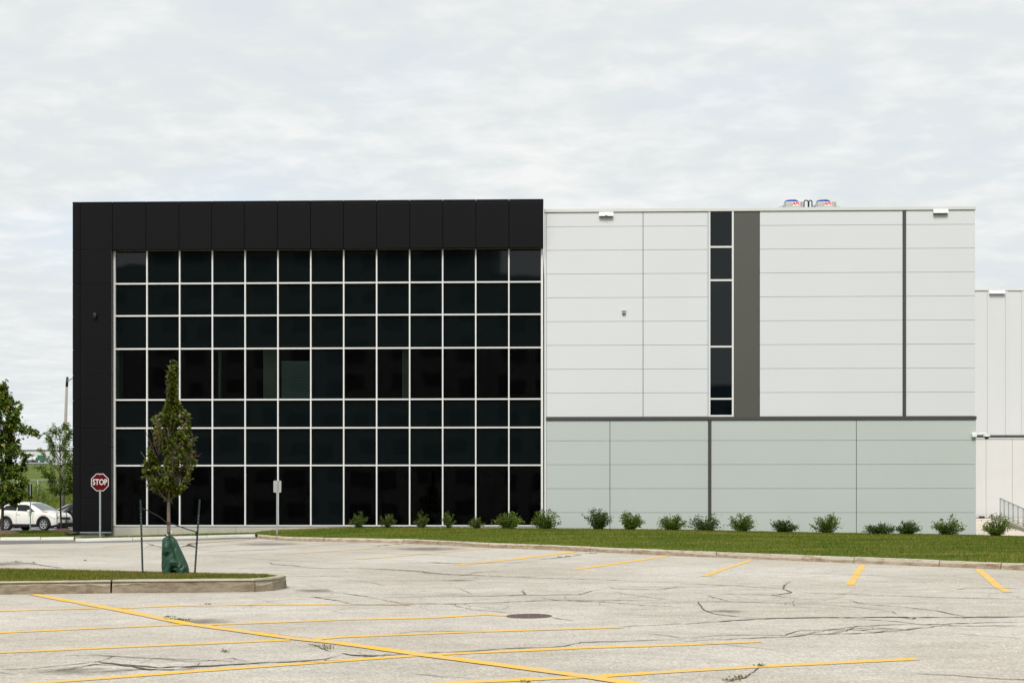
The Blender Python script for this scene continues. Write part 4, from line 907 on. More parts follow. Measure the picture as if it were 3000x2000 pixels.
def railing():
    a = at(2930, 1459, 90.0); b = at(3000, 1489.5, 78.0); dd = b - a
    a0 = at(2930, 1508, 90.0); b0 = at(3000, 1541, 78.0)
    t = empty('ramp_railing', a0, 'grey steel railing sloping down beside the concrete ramp', 'railing')
    P = lambda k: a0 + (b0 - a0) * k - a0; Q = lambda k: a + dd * k - a0
    ks = [i / 5.15 for i in range(0, 8)]
    MB().tube([Q(0), Q(ks[-1])], .03, 8).build('top_rail', M['rail'], t, True); MB().tube([P(0) + Vector((0, 0, .1)), P(ks[-1]) + Vector((0, 0, .1))], .022, 8).build('bottom_rail', M['rail'], t, True)
    for k in ks:
        MB().tube([P(k), Q(k)], .026, 8).build('post', M['rail'], t, True); MB().box(-.07, .07, -.07, .07, -.01, .02).build('foot_plate', M['rail'], t, loc=P(k))
    for i in range(len(ks) - 1):
        for j in range(1, 5):
            k = ks[i] + (ks[i+1] - ks[i]) * j / 5
            MB().tube([P(k) + Vector((0, 0, .1)), Q(k)], .008, 5).build('baluster', M['rail'], t)
    w = MB(); n = Vector((.35, .15, 0)); lo = Vector((0, 0, -1.5)); e = P(ks[-1])
    c0, c1 = Vector((-.22, -.1, -.03)), e + Vector((-.22, -.1, -.03))
    vs = [c0, c1, c1 + n, c0 + n]; vs = vs + [v + lo for v in vs]
    w.add(vs, [(0,1,2,3),(7,6,5,4),(0,4,5,1),(1,5,6,2),(2,6,7,3),(3,7,4,0)])
    r = w.build('ramp_wall', M['concrete'], loc=a0); tag(r, 'sloping concrete ramp wall carrying the grey railing', 'wall')
railing()

# ------------------------------------------------------------------ leaves, trees, shrubs
def leaf_mesh(name, P, D, size, mats, aspect=.62, mi=None, fold=.25, jit=.35):   # P points, D leaf directions; each leaf is two triangles folded at the midrib
    n = len(P); D = D + rng.normal(0, jit, (n, 3)); D /= np.linalg.norm(D, axis=1)[:, None] + 1e-9
    up = rng.normal(0, .6, (n, 3)) + np.array([0, -.25, .8]); side = np.cross(D, up); side /= np.linalg.norm(side, axis=1)[:, None] + 1e-9
    nor = np.cross(side, D); s = (size * rng.uniform(.65, 1.25, n))[:, None]
    base = P; tip = P + D * s; mid = P + D * s * .45
    l = mid + side * s * aspect * .5 + nor * s * fold * .4; r_ = mid - side * s * aspect * .5 + nor * s * fold * .4
    V = np.stack([base, l, tip, r_], 1).reshape(-1, 3); i = np.arange(n) * 4
    f = np.concatenate([np.stack([i, i+2, i+1], 1), np.stack([i, i+3, i+2], 1)], 0)
    return np_mesh(name, V, f, mats)
def grow(trunk_h, z0, env, nb, rise, seed, twigs=5, per=14, spread=.09, droop=.35, lean=(0, 0)):
    """branches from the stem out to the crown envelope env(z, azimuth); returns branch polylines and leaf points"""
    r = np.random.default_rng(seed); br = []; P = []; D = []
    for k in range(nb):
        ze = z0 + (trunk_h - z0) * ((k + .5) / nb) ** .9; az = k * 2.39996 + r.normal(0, .35)
        re = env(ze, az) * r.uniform(.72, 1.0); zs = max(z0 * .93, ze - rise * (0.35 + re) * r.uniform(.7, 1.2))
        s = np.array([lean[0] * zs / trunk_h, lean[1] * zs / trunk_h, zs]); e = np.array([re * math.cos(az) + lean[0] * ze / trunk_h, re * math.sin(az) + lean[1] * ze / trunk_h, ze])
        m = s + (e - s) * .5 + np.array([0, 0, -.06 * re]) + r.normal(0, .03, 3)
        br.append(([s, m, e], .012 + .008 * re))
        for q in range(twigs):
            t = r.uniform(.25, 1.0); b = s * (1-t)**2 + 2 * m * t * (1-t) + e * t**2
            d = (e - s) / (np.linalg.norm(e - s) + 1e-6) + r.normal(0, .55, 3); d /= np.linalg.norm(d); ln = r.uniform(.5, 1) * spread * 4
            tip = b + d * ln
            rr = math.hypot(tip[0], tip[1]); lim = env(min(max(tip[2], z0), trunk_h), math.atan2(tip[1], tip[0])) * 1.05 + .04
            if rr > lim: tip[:2] *= lim / rr
            br.append(([b, (b + tip) / 2 + r.normal(0, .01, 3), tip], .005))
            tt = r.uniform(.1, 1.05, per)[:, None]; pts = b + (tip - b) * tt + r.normal(0, spread * .5, (per, 3))
            out = (pts - np.array([lean[0], lean[1], 0]) * pts[:, 2:3] / trunk_h) * np.array([1, 1, 0]); out /= np.linalg.norm(out, axis=1)[:, None] + 1e-6
            dd = out * .6 + d * .4 + np.array([0, 0, -droop])
            P.append(pts); D.append(dd)
    return br, np.concatenate(P), np.concatenate(D)
def make_tree(name, base, label, H, z0, env, nb, rise, seed, leafmat, size, bark, r0, aspect=.62, twigs=5, per=14, spread=.09, droop=.35, lean=(0, 0), group=None, clip=None):
    t = empty(name, base, label, 'tree', 0, group)
    br, P, D = grow(H, z0, env, nb, rise, seed, twigs, per, spread, droop, lean)
    if clip:
        k = np.array([math.hypot(p[0] - lean[0] * p[2] / H, p[1] - lean[1] * p[2] / H) < clip(p[2], math.atan2(p[1], p[0] - lean[0] * p[2] / H)) and
                      math.sin(p[0]*13 + 1.3) * math.sin(p[1]*11 + .4) * math.sin(p[2]*9 + seed) > -.27 for p in P]); P, D = P[k], D[k]
    r = np.random.default_rng(seed + 1)
    tp = [(lean[0] * k + r.normal(0, .012), lean[1] * k + r.normal(0, .012), H * .97 * k - (.15 if k == 0 else 0)) for k in np.linspace(0, 1, 14)]
    rad = [r0 * (1.25 if i == 0 else 1) * (1 - .88 * i / 13) for i in range(14)]
    MB().tube(tp, rad, 10).build('trunk', bark, t, True)
    mb = MB()
    for pts, w in br: mb.tube(pts, [w, w * .7, w * .3], 5, cap=False)
    mb.build('branches', bark, t, True)
    o = link('crown', leaf_mesh('crown', P, D, size, [leafmat], aspect), t)
    return t
# the staked young tree on the island: outline read from the photograph, metres above the island
TB = G(490, 1677, ISL_H); TS = F / TB.y
cy = [1050, 1075, 1110, 1150, 1185, 1205, 1222, 1250, 1290, 1312, 1340, 1375, 1402, 1425, 1445, 1456]
cl = [502, 496, 490, 492, 484, 472, 436, 460, 446, 408, 418, 408, 404, 432, 462, 485]
cr = [506, 512, 511, 513, 520, 546, 564, 562, 578, 577, 580, 576, 575, 552, 525, 500]
zz_ = [(1678 - y) / TS for y in cy][::-1]; ll_ = [(493 - x) / TS for x in cl][::-1]; rr_ = [(x - 493) / TS for x in cr][::-1]
def env_young(z, az):
    a, b = np.interp(z, zz_, ll_), np.interp(z, zz_, rr_); c = math.cos(az); f = (a + b) / 2
    side = b if c > 0 else a
    return max(.02, float(f + (side - f) * abs(c) ** .8) * .98 - .03 + .07 * math.sin(z * 9 + 3 * az) * min(1, f / .35))
young = make_tree('young_tree', TB, 'young staked pear tree on the kerbed grass island with a green bag at its foot', 4.50, 1.66, env_young, 74, .95, 5, M['leaf_pear'], .102, M['bark'], .048, .62, 6, 24, .06, .65, (.08, .0), clip=lambda z, az: env_young(z, az) * .93)
def bare_twigs():
    r = random.Random(3)
    for x, y, x2, y2 in ((470, 1350, 442, 1262), (478, 1330, 460, 1255), (482, 1300, 470, 1240), (470, 1345, 452, 1300), (480, 1320, 478, 1215), (545, 1330, 596, 1328), (560, 1345, 600, 1340), (540, 1310, 580, 1285), (490, 1310, 487, 1250), (475, 1335, 465, 1275)):
        mb = MB()
        a = Vector(((x - 490) / TS, -.12 - .3 * r.random(), (1678 - y) / TS)); b = Vector(((x2 - 490) / TS, -.35 - .3 * r.random(), (1678 - y2) / TS)); m = (a + b) / 2 + Vector((r.uniform(-.04, .04), 0, r.uniform(-.03, .03)))
        mb.tube([a, m, b], [.007, .005, .002], 5, cap=False)
        for k in range(3):
            q = m + (b - m) * r.uniform(0, .9); mb.tube([q, q + Vector((r.uniform(-.09, .09), 0, r.uniform(.03, .14)))], [.003, .0015], 4, cap=False)
        mb.build('bare_twig', M['twig'], young)
bare_twigs()

def stakes():
    def stake(top, bot, label, strap_pts, hang=None):
        b = Vector(bot); t = empty('tree_stake', b, label, 'stake', 0, 'steel stakes holding the young tree')
        d = Vector(top) - b; L_ = d.length
        mb = MB()   # a T-section post
        ax = d.normalized(); x = Vector((1, 0, -ax.x / ax.z)).normalized(); y = ax.cross(x)
        for (h0, h1, w0, w1) in ((-.020, .020, -.004, .004), (-.004, .004, .004, .035)):
            vs = [x * h + y * w + ax * s for s in (-.25, L_) for h, w in ((h0, w0), (h1, w0), (h1, w1), (h0, w1))]
            mb.add(vs, [(0,3,2,1),(4,5,6,7),(0,1,5,4),(1,2,6,5),(2,3,7,6),(3,0,4,7)])
        mb.build('post', M['stake'], t)
        hs = MB(); k = .06
        while k < L_ - .3:
            c = ax * k - y * .006; hs.cyl(c, -y, .006, .002, 6); k += .072 if random.random() > .15 else .12
        hs.build('hole', M['signwhite'], t)
        s = MB(); n = len(strap_pts); vs = []
        for p in strap_pts:
            q = Vector(p) - b; vs += [q + Vector((0, 0, -.012)), q + Vector((0, 0, .012)), q + Vector((0, .006, .012)), q + Vector((0, .006, -.012))]
        fs = []
        for i in range(n - 1):
            for j in range(4): fs.append((4*i+j, 4*i+4+j, 4*i+4+(j+1)%4, 4*i+(j+1)%4))
        s.add(vs, fs + [(3,2,1,0), tuple(4*(n-1)+j for j in range(4))]); s.build('strap', M['strap'], t)
        if hang: MB().box(-.012, .012, -.004, .004, -.09, 0).build('strap_end', M['strap'], t, loc=Vector(hang) - b)
    y0 = TB.y; gl = G(418, 1678, ISL_H); gr_ = G(571, 1676, ISL_H)
    tr = lambda px, py, dy=0: at(px, py, y0 + dy)
    stake(at(411.5, 1463, gl.y), gl, 'dark green steel stake left of the young tree', [at(413.5, 1487, gl.y - .03), at(440, 1498, y0), at(465, 1511, y0 - .03), tr(488, 1530, -.055), tr(500, 1531, -.05)])
    stake(at(585, 1462, gr_.y), gr_, 'dark green steel stake right of the young tree', [tr(484, 1527, -.055), tr(497, 1531, -.055), at(520, 1539, y0), at(550, 1550, y0), at(579, 1558.5, gr_.y - .03)], at(574, 1557, gr_.y - .02))
stakes()
def bag():
    b = TB + Vector((0, 0, .01)); t = empty('watering_bag', b, 'dark green tree watering bag wrapped round the young trunk', 'watering bag')
    py = [1682, 1676, 1668, 1656, 1640, 1625, 1608, 1592, 1584, 1579, 1575, 1571]
    xl = [475.5, 475, 474.6, 474.3, 474, 474, 474.8, 475.2, 475.6, 478, 486, 491]
    xr = [551.5, 553, 553, 550, 543, 535.5, 528, 520.5, 516.5, 513, 509, 504]
    n = 26; V = []; r = random.Random(4); m = 15
    for i in range(m):
        k = i / (m - 1) * (len(py) - 1); a = np.interp(k, range(len(py)), xl); c = np.interp(k, range(len(py)), xr); y = np.interp(k, range(len(py)), py)
        cx = ((a + c) / 2 - 490) / TS; hw = (c - a) / 2 / TS; z = (1678 - y) / TS; dp = .19 * (1 - .75 * (i / (m-1)) ** 1.5)
        for j in range(n):
            w = 2 * math.pi * j / n; cw, sw = math.cos(w), math.sin(w)
            x = cx + hw * (abs(cw) ** .85) * (1 if cw > 0 else -1); yy = dp * (abs(sw) ** .8) * (1 if sw > 0 else -1)
            q = (x - cx) / max(hw, .01)
            if sw < 0:      # folds on the face towards the lot
                h = z / .82; crease = .12 - .05 * h + .28 * (h - .5)
                yy += .075 * math.exp(-((q - crease) / .16) ** 2) * (1 - h * .6)      # a valley running down to the hem
                yy -= .055 * math.exp(-((q + .45) / .3) ** 2) * math.exp(-((h - .62) / .13) ** 2)
                yy += .05 * math.exp(-((q + .4) / .35) ** 2) * math.exp(-((h - .42) / .08) ** 2)
                yy -= .045 * math.exp(-((q + .2 - h * .3) / .2) ** 2) * math.exp(-((h - .22) / .10) ** 2)
                yy += .006 * math.sin(26 * z + 9 * q) * max(0, q + .1) + .006 * math.sin(40 * z - 14 * q)
                lift = .13 * max(0, 1 - abs(q + .05) / .42) * max(0, 1 - i / 7)
                zj = z + lift * (1 if sw < -.2 else 0)
                if lift > .02 and i < 3: yy += .05
            else: zj = z
            jx = .010 * (1 - i / m)
            V.append((x + r.uniform(-jx, jx) * .5, yy + r.uniform(-jx, jx) * 1.6, zj + r.uniform(-.012, .012) * (0 < i < m - 1)))
    f = [(i*n+j, i*n+(j+1)%n, (i+1)*n+(j+1)%n, (i+1)*n+j) for i in range(m-1) for j in range(n)]
    mb = MB(); mb.add(V, f); o = mb.build('bag', M['bag'], t, False)
    MB().tube([(-.035, -.06, .80), (.02, -.075, .84), (.07, -.05, .87), (.09, .0, .89)], .014, 6).build('strap', M['strap'], t)
    MB().tube([(-.0, -.08, .84), (.035, -.085, .80)], .010, 6).build('tie', M['signwhite'], t); MB().tube([(.085, -.03, .86), (.10, -.02, .90)], .016, 6).build('buckle', M['white'], t)
bag()
def fallen_twigs():
    for px, py, lab, sg in ((474, 1604, 'pale fallen twig on the asphalt left of the watering bag', -1), (529, 1604, 'brown fallen branch with a cut end right of the watering bag', 1)):
        b = G(px, py); t = MB(); r = random.Random(px); k = .014 if sg < 0 else .022
        L_ = .55
        main = [Vector((sg * L_ * s, r.uniform(-.1, .1), .03 + .05 * math.sin(s * 3))) for s in (0, .3, .6, 1)]
        t.tube(main, [k * .5, k * .7, k, k] if sg > 0 else [k, k*.7, k*.5, k * .3], 7)
        for j in range(5):
            a = main[1] + (main[2] - main[1]) * r.random(); t.tube([a, a + Vector((sg * r.uniform(.06, .2), r.uniform(-.1, .1), r.uniform(.02, .07))), a + Vector((sg * r.uniform(.2, .36), r.uniform(-.15, .15), r.uniform(.03, .13)))], [k * .5, k * .4, k * .2], 6)
        tag(t.build('fallen_branch', M['bark_dark'] if sg > 0 else M['bark'], None, True, loc=b), lab, 'branch')
fallen_twigs()

def drain_pipe():
    b = at(212, 1567, 64.0); t = empty('drain_pipe', b, 'short black drain pipe end poking out at the black building corner', 'pipe')
    MB().tube([(-.22, -.1, .05), (0, 0, .07), (.3, .1, .08)], .07, 12).build('pipe', M['black'], t, True); MB().lathe([(.05, 0), (.085, 0), (.085, .05), (.05, .05)], 16, 'y', (-.22, -.14, .05), closed=True).build('collar', M['black'], t)
drain_pipe()
# left trees
def env_linden(z, az):
    zs = [1.5, 1.9, 2.6, 3.7, 4.3, 4.9, 5.3, 5.7, 6.1, 6.6, 6.9]
    rs = [0.7, 1.15, 1.05, 1.0, .55, .75, .8, .85, .55, .2, .05]
    return float(np.interp(z, zs, rs)) * (1 + .22 * math.sin(3 * az + z * 2.1) + .10 * math.sin(5 * az + 3 * z))
LB = at(8, 1556, 66.5); LB.z = gz(LB.x, LB.y) + .14
linden = make_tree('linden_tree', LB, 'leafy linden tree with yellow seed clusters at the left edge', 6.9, 1.5, env_linden, 64, .75, 21, M['leaf_linden'], .15, M['bark_dark'], .075, .8, 8, 22, .10, .6, (-.1, 0))
def linden_bough():
    br = MB(); P = []; D = []; r = np.random.default_rng(8); s = F / LB.y
    for (x, y, x2, y2, n) in ((20, 1236, 122, 1264, 560), (15, 1180, 62, 1215, 260), (10, 1300, 80, 1325, 420), (10, 1365, 85, 1400, 300), (10, 1415, 92, 1445, 300), (0, 1160, 35, 1172, 120)):
        a = np.array([(x - 8) / s, -.2, (1556 - y) / s]); b = np.array([(x2 - 8) / s, -.3, (1556 - y2) / s]); m = (a + b) / 2 + np.array([0, 0, .12])
        br.tube([a, m, b], [.02, .012, .004], 6, cap=False); t = r.uniform(0, 1, n)[:, None]
        pts = a * (1-t)**2 + 2*m*t*(1-t) + b*t**2 + r.normal(0, 1, (n, 3)) * np.array([.12, .20, .19]) * (1.2 - t * .8)
        P.append(pts); D.append(np.tile(np.array([.35, 0, -.7]), (n, 1)))
    br.build('bough', M['bark_dark'], linden, True); link('foliage', leaf_mesh('foliage', np.concatenate(P), np.concatenate(D), .125, [M['leaf_linden']], .8), linden)
linden_bough()
def env_locust(z, az):
    return float(np.interp(z, [1.9, 2.3, 3.0, 3.8, 4.6, 5.2, 5.5], [.3, .6, .85, .95, .7, .4, .05])) * (1 + .3 * math.sin(3 * az + z * 3))
QB = at(178, 1549, 69.5); QB.z = gz(QB.x, QB.y) + .14
make_tree('locust_tree', QB, 'slender feathery honey locust tree beside the black building corner', 5.3, 1.9, env_locust, 30, .9, 33, M['leaf_locust'], .17, M['bark_dark'], .05, .32, 6, 20, .12, .5, (-.05, 0))
def mulch(base, rad, label):
    mb = MB(); n = 26; r = random.Random(int(rad * 100)); V = [(0, 0, .22)]
    for k in range(1, 6):
        for j in range(n):
            a = 2 * math.pi * j / n; q = rad * k / 5 * (1 + r.uniform(-.05, .05)); V.append((q * math.cos(a), q * math.sin(a), .22 * (1 - (k / 5) ** 1.6) + r.uniform(-.015, .03)))
    f = [(0, 1 + j, 1 + (j+1) % n) for j in range(n)] + [(1 + (k-1)*n + j, 1 + k*n + j, 1 + k*n + (j+1) % n, 1 + (k-1)*n + (j+1) % n) for k in range(1, 5) for j in range(n)]
    mb.add(V, f); tag(mb.build('mulch_mound', M['mulch'], loc=base - Vector((0, 0, .02))), label, 'mulch')
mulch(LB + Vector((0.1, 0, 0)), .95, 'brown bark mulch mound round the linden tree'); mulch(QB + Vector((.1, 0, 0)), .75, 'brown bark mulch mound round the honey locust')
def guards():      # thin black stakes with ties round the locust
    for px, dy, lab in ((167, -.1, 'thin black stake left of the honey locust trunk'), (195, -.1, 'thin black stake right of the honey locust trunk')):
        b = at(px, 1548, QB.y + dy); b.z = gz(b.x, b.y) + .12; t = empty('tree_stake', b, lab, 'stake', 0, 'thin black stakes round the honey locust')
        MB().tube([(0, 0, -.1), (0, 0, 1.0)], .018, 6).build('post', M['black'], t)
        for h in (.7, .98):
            e = Vector((QB.x - b.x, QB.y - b.y - .05, h)); MB().tube([(0, 0, h), e], .012, 5).build('tie', M['black'], t)
guards()

# shrubs along the wall
def shrub(px, base_y, w_px, h_px, kind, seed, label):
    Y = 62.6 - .03 * ((px - 1500) / F * 62); b = at(px, base_y, Y); b.z = lawn_z(b.x, b.y) - .02; s = F / Y; w, h = w_px / s * random.Random(seed).uniform(1.04, 1.18), h_px / s * 1.05
    t = empty('shrub', b, label, 'shrub', 0, 'shrubs planted along the front of the building')
    r = np.random.default_rng(seed); P = []; D = []; br = MB(); ns = 34 if kind != 'juniper' else 18
    for k in range(ns):
        az = r.uniform(0, 2*math.pi); q = math.sqrt(r.uniform(.02, 1)); hh = h * r.uniform(.62, 1.08) * (1 - .55 * q**2.2) if kind != 'juniper' else h * r.uniform(.55, 1.08) * (1 - .45 * q**1.2)
        e = np.array([q * w/2 * math.cos(az), q * w/2 * math.sin(az) * .8, hh]); m = np.array([e[0] * .45, e[1] * .45, hh * .6]) ; s0 = np.array([e[0] * .12, e[1] * .12, 0])
        br.tube([s0, m, e], [.012, .008, .003], 5, cap=False)
        n = int(r.uniform(44, 74)); tt = r.uniform(.08, 1.03, n)[:, None]
        pts = s0*(1-tt)**2 + 2*m*tt*(1-tt) + e*tt**2 + r.normal(0, 1, (n, 3)) * np.array([.055, .055, .045]) * (w / 1.1)
        dd = np.array([e[0], e[1], .7 * hh]); dd /= np.linalg.norm(dd); P.append(pts); D.append(np.tile(dd, (n, 1)))
    br.build('stems', M['bark_dark'], t, True)
    lm, sz, asp = {'leafy': (M['leaf_shrub'], .088, .55), 'dark': (M['leaf_dark'], .085, .6), 'juniper': (M['leaf_juniper'], .085, .28)}[kind]
    P = np.concatenate(P); P[:, 2] = np.maximum(P[:, 2], .02)
    link('foliage', leaf_mesh('foliage', P, np.concatenate(D), sz, [lm], asp), t)
K = 1.27551
for a in [
    (826*K, 1543, 54, 47, 'juniper', 1, 'rounded feathery juniper, leftmost of the shrubs before the glass'),
    (888*K, 1541, 46, 48, 'juniper', 2, 'pointed feathery juniper with a single raised tip, second shrub before the glass'),
    (970*K, 1541, 44, 48, 'juniper', 3, 'small ragged juniper, third shrub before the glass'),
    (1031*K, 1541, 36, 52, 'juniper', 4, 'narrow upright juniper hiding the foot of a white mullion, fourth before the glass'),
    (1097*K, 1541, 42, 36, 'juniper', 5, 'thin see-through juniper, fifth shrub before the glass'),
    (1168*K, 1543, 76, 44, 'leafy', 6, 'wide low leafy shrub before the last pane but one of the glass'),
    (1254*K, 1544, 86, 56, 'leafy', 7, 'bushy leafy shrub where the glass meets the pale panels'),
    (1374*K, 1546, 82, 60, 'dark', 8, 'big dense dark shrub left of the first thin joint in the lower panels'),
    (1446*K, 1547, 74, 50, 'leafy', 9, 'light green peaked shrub right of the first thin joint in the lower panels'),
    (1543*K, 1548, 76, 46, 'leafy', 10, 'loose leafy shrub left of the charcoal strip in the lower panels'),
    (1618*K, 1549, 98, 44, 'dark', 11, 'wide dark shrub at the foot of the charcoal strip in the lower panels'),
    (1704*K, 1552, 78, 48, 'leafy', 12, 'light leafy shrub right of the charcoal strip in the lower panels'),
    (1799*K, 1556, 80, 36, 'dark', 13, 'low dark spreading shrub midway below the lower panels'),
    (1898*K, 1558, 82, 56, 'leafy', 14, 'tall pale leafy shrub with a high left shoot before the right lower panels'),
    (2019*K, 1561, 76, 30, 'dark', 15, 'lowest dark domed shrub, right of the second thin joint'),
    (2083*K, 1563, 68, 38, 'dark', 16, 'dark shrub with a split crown between the lowest dome and the wall end'),
    (2176*K, 1565, 84, 54, 'leafy', 17, 'peaked green shrub at the right end of the panelled wall'),
    (2290*K, 1569, 80, 60, 'leafy', 18, 'tall pointed shrub before the concrete drive at the right edge'),
]: shrub(*a)

# ------------------------------------------------------------------ signs and poles
def square_post(t, h, m, wdt=.045, holes=True):
    MB().bbox(-wdt/2, wdt/2, -wdt/2, wdt/2, -.3, h, .004).build('post', m, t)
    if holes:
        hs = MB(); k = .05
        while k < h: hs.cyl((0, -wdt/2 - .0005, k), (0, -1, 0), .009, .002, 6); k += .06
        hs.build('hole', M['rail'], t)
def stop_sign():
    Y = 62.6; b = at(293.5, 1570, Y); b.z = lawn_z(b.x, b.y); s = F / Y
    t = empty('stop_sign', b, 'red octagonal STOP sign on a galvanised post before the black cladding', 'sign', R(2))
    zc = (HY - 1412.3) / F * Y - b.z; rr = 25.4 / s / math.cos(math.pi / 8)
    square_post(t, zc + .36, M['galv'], .07)
    oc = lambda r: [(r * math.cos(math.pi/8 + k * math.pi/4), zc + r * math.sin(math.pi/8 + k * math.pi/4)) for k in range(8)]
    MB().prism(oc(rr), 'y', -.050, -.046).build('border', M['signwhite'], t)
    MB().prism(oc(rr - .03), 'y', -.054, -.0495).build('face', M['red'], t)
    text_object('lettering', 'STOP', .355, M['signwhite'], t, (0.0, -.057, zc), (R(90), 0, 0), .75, .005, .001, 0, 1.0)
    for q in (.31, -.33): MB().cyl((0, -.055, zc + q), (0, -1, 0), .014, .008, 10).build('bolt', M['alu'], t)
stop_sign()
def back_sign():
    Y = 61.2; b = at(812, 1553, Y); b.z = lawn_z(b.x, b.y); t = empty('regulatory_sign', b, 'small plain grey sign seen from the back on a galvanised post', 'sign', R(-2)); s = F / Y
    z0, z1 = (HY - 1442) / F * Y - b.z, (HY - 1407) / F * Y - b.z; w = 11.5 / s
    square_post(t, z1 - .0, M['galv'], .06)
    o = MB().bbox(-w, w, .034, .042, z0, z1, .035); MB().prism([(-w + .03, z0), (w - .03, z0), (w, z0 + .03), (w, z1 - .03), (w - .03, z1), (-w + .03, z1), (-w, z1 - .03), (-w, z0 + .03)], 'y', .034, .040).build('sign_plate', M['alu'], t)
    MB().box(w - .11, w - .05, .031, .0335, z0 + .06, z0 + .075).build('sticker', M['signwhite'], t)
back_sign()
def verge_sign():
    b = at(89, 1551, 72.0); b.z = gz(b.x, b.y) + .12; t = empty('verge_sign', b, 'dark backed narrow sign on a grey post in front of the white crossover', 'sign', R(55))
    s = F / 72; h = lambda y: (1551 - y) / s
    MB().tube([(0, 0, -.2), (0, 0, h(1412))], .03, 8).build('post', M['galv'], t); MB().bbox(-.13, .13, .032, .045, h(1456), h(1412), .004).build('sign_plate', M['trim_dark'], t)
verge_sign()
def light_pole():
    Y = 97.0; b = at(180.5, 1470, Y); b.z = hill_z(b.x, Y) ; top = at(197.5, 1104, Y) - b; s = F / Y
    t = empty('light_pole', b, 'leaning pale street light pole beyond the honey locust', 'street light')
    br = top * .935 + Vector((-.02, 0, 0))
    MB().tube([(0, 0, -.3), br], [.16, .085], 12).build('pole', M['pole'], t, True); MB().tube([br, top], [.09, .085], 12).build('collar', M['black'], t, True)
    MB().tube([top + Vector((.02, -.05, -.3)), top + Vector((.35, -.1, -.1)), top + Vector((1.6, -.1, .32))], [.04, .035, .03], 8).build('arm', M['rail'], t, True); MB().bbox(1.5, 2.1, -.2, .05, .26, .38, .03).build('lamp_head', M['rail'], t, loc=top)
light_pole()
def drain_cover():
    c = G(1550, 1804.5); r = 66 / (F / c.y); t = empty('drain_cover', Vector((c.x, c.y, gz(c.x, c.y))), 'round rusty slotted drain cover set in the asphalt', 'drain cover')
    t.rotation_euler = (math.atan(GB), -math.atan(GC), 0)
    MB().lathe([(r - .045, .004), (r - .045, .014), (r, .014), (r + .004, .004)], 40).build('frame', M['iron'], t)
    MB().lathe([(.001, .005), (r - .046, .005)], 32).build('pit', M['black'], t)
    k = -r + .08
    while k < r - .06:
        hw = math.sqrt((r - .045) ** 2 - k * k); MB().box(-hw, hw, k - .017, k + .017, .006, .013).build('bar', M['iron'], t); k += .055
    for x in (-.2, 0, .2):
        hw = math.sqrt((r - .05) ** 2 - x * x); MB().box(x - .012, x + .012, -hw, hw, .0055, .0125).build('cross_bar', M['iron'], t)
drain_cover()
def weeds():
    P = []; D = []
    spots = [(250, 1642, .10), (50, 1645, .3), (98, 1649, .2), (490, 1808, .3), (520, 1815, .35), (540, 1817, .2), (612, 1770, .2), (940, 1894, .25), (955, 1901, .2), (2163, 1986, .18), (2145, 1995, .18), (2225, 1951, .15), (1640, 1632, .2), (1665, 1630, .2), (1692, 1626, .3), (1735, 1621, .4), (1105, 1600, .4), (1128, 1598, .5), (1165, 1594, .5), (828, 1581, .4), (804, 1578, .3), (1030, 1586, .5), (1365, 1598, .6), (1390, 1598, .6), (2232, 1636, .3), (2430, 1644, .4), (2505, 1648, .3), (1708, 1612, .3), (1540, 1999, .15), (660, 1910, .12), (2375, 1641, .2)]
    r = np.random.default_rng(2)
    for px, py, sz in spots:
        p = np.array(G(px, py)[:]); n = int(14 + 70 * sz); P.append(p + r.normal(0, 1, (n, 3)) * np.array([sz * .22, .035, 0]) + np.array([0, 0, .005])); D.append(r.normal(0, .5, (n, 3)) + np.array([0, 0, .8]))
    tag(link('weeds', leaf_mesh('weeds', np.concatenate(P), np.concatenate(D), .038, [M['weed']], .4)), kind='stuff')
weeds()

# ------------------------------------------------------------------ vehicles
CARS = {
 'crossover': dict(L=4.13, wheels=(.76, 3.29), wr=.345, hw=.86,
    top=[(0,.72),(.03,.92),(.14,1.10),(.30,1.28),(.52,1.45),(.9,1.52),(1.5,1.57),(2.0,1.56),(2.3,1.49),(2.62,1.34),(3.06,1.10),(3.3,1.06),(3.75,.98),(4.0,.86),(4.13,.62)],
    belt=[(0,.70),(.25,1.06),(.8,1.08),(2.2,1.0),(3.0,1.0),(3.5,.97),(4.13,.6)], roofw=[(0,.5),(.3,.56),(1.5,.63),(2.2,.62),(3.0,.70),(3.6,.74),(4.13,.5)], win=(.42, 2.72), screen=(2.26, 3.04), rear=(.12, .46), base=.26),
 'sedan': dict(L=4.7, wheels=(.95, 3.72), wr=.33, hw=.88,
    top=[(0,.70),(.06,.98),(.5,1.06),(.75,1.10),(1.35,1.40),(1.9,1.46),(2.4,1.46),(2.75,1.40),(3.45,1.03),(3.9,.96),(4.4,.86),(4.62,.72),(4.7,.55)],
    belt=[(0,.68),(.4,.98),(1.2,.98),(3.3,.93),(4.2,.84),(4.7,.53)], roofw=[(0,.6),(.8,.66),(1.5,.62),(2.7,.60),(3.4,.72),(4.7,.6)], win=(1.0, 3.1), screen=(2.78, 3.42), rear=(.78, 1.3), base=.24),
 'suv': dict(L=4.55, wheels=(.85, 3.55), wr=.36, hw=.90,
    top=[(0,.75),(.05,1.05),(.25,1.45),(.5,1.60),(1.2,1.68),(2.2,1.66),(2.6,1.56),(3.3,1.14),(3.8,1.06),(4.3,.95),(4.55,.65)],
    belt=[(0,.72),(.2,1.05),(1.0,1.08),(3.2,1.02),(4.1,.95),(4.55,.6)], roofw=[(0,.6),(.5,.64),(1.5,.66),(2.6,.64),(3.3,.74),(4.55,.6)], win=(.5, 3.0), screen=(2.62, 3.26), rear=(.08, .42), base=.28)}
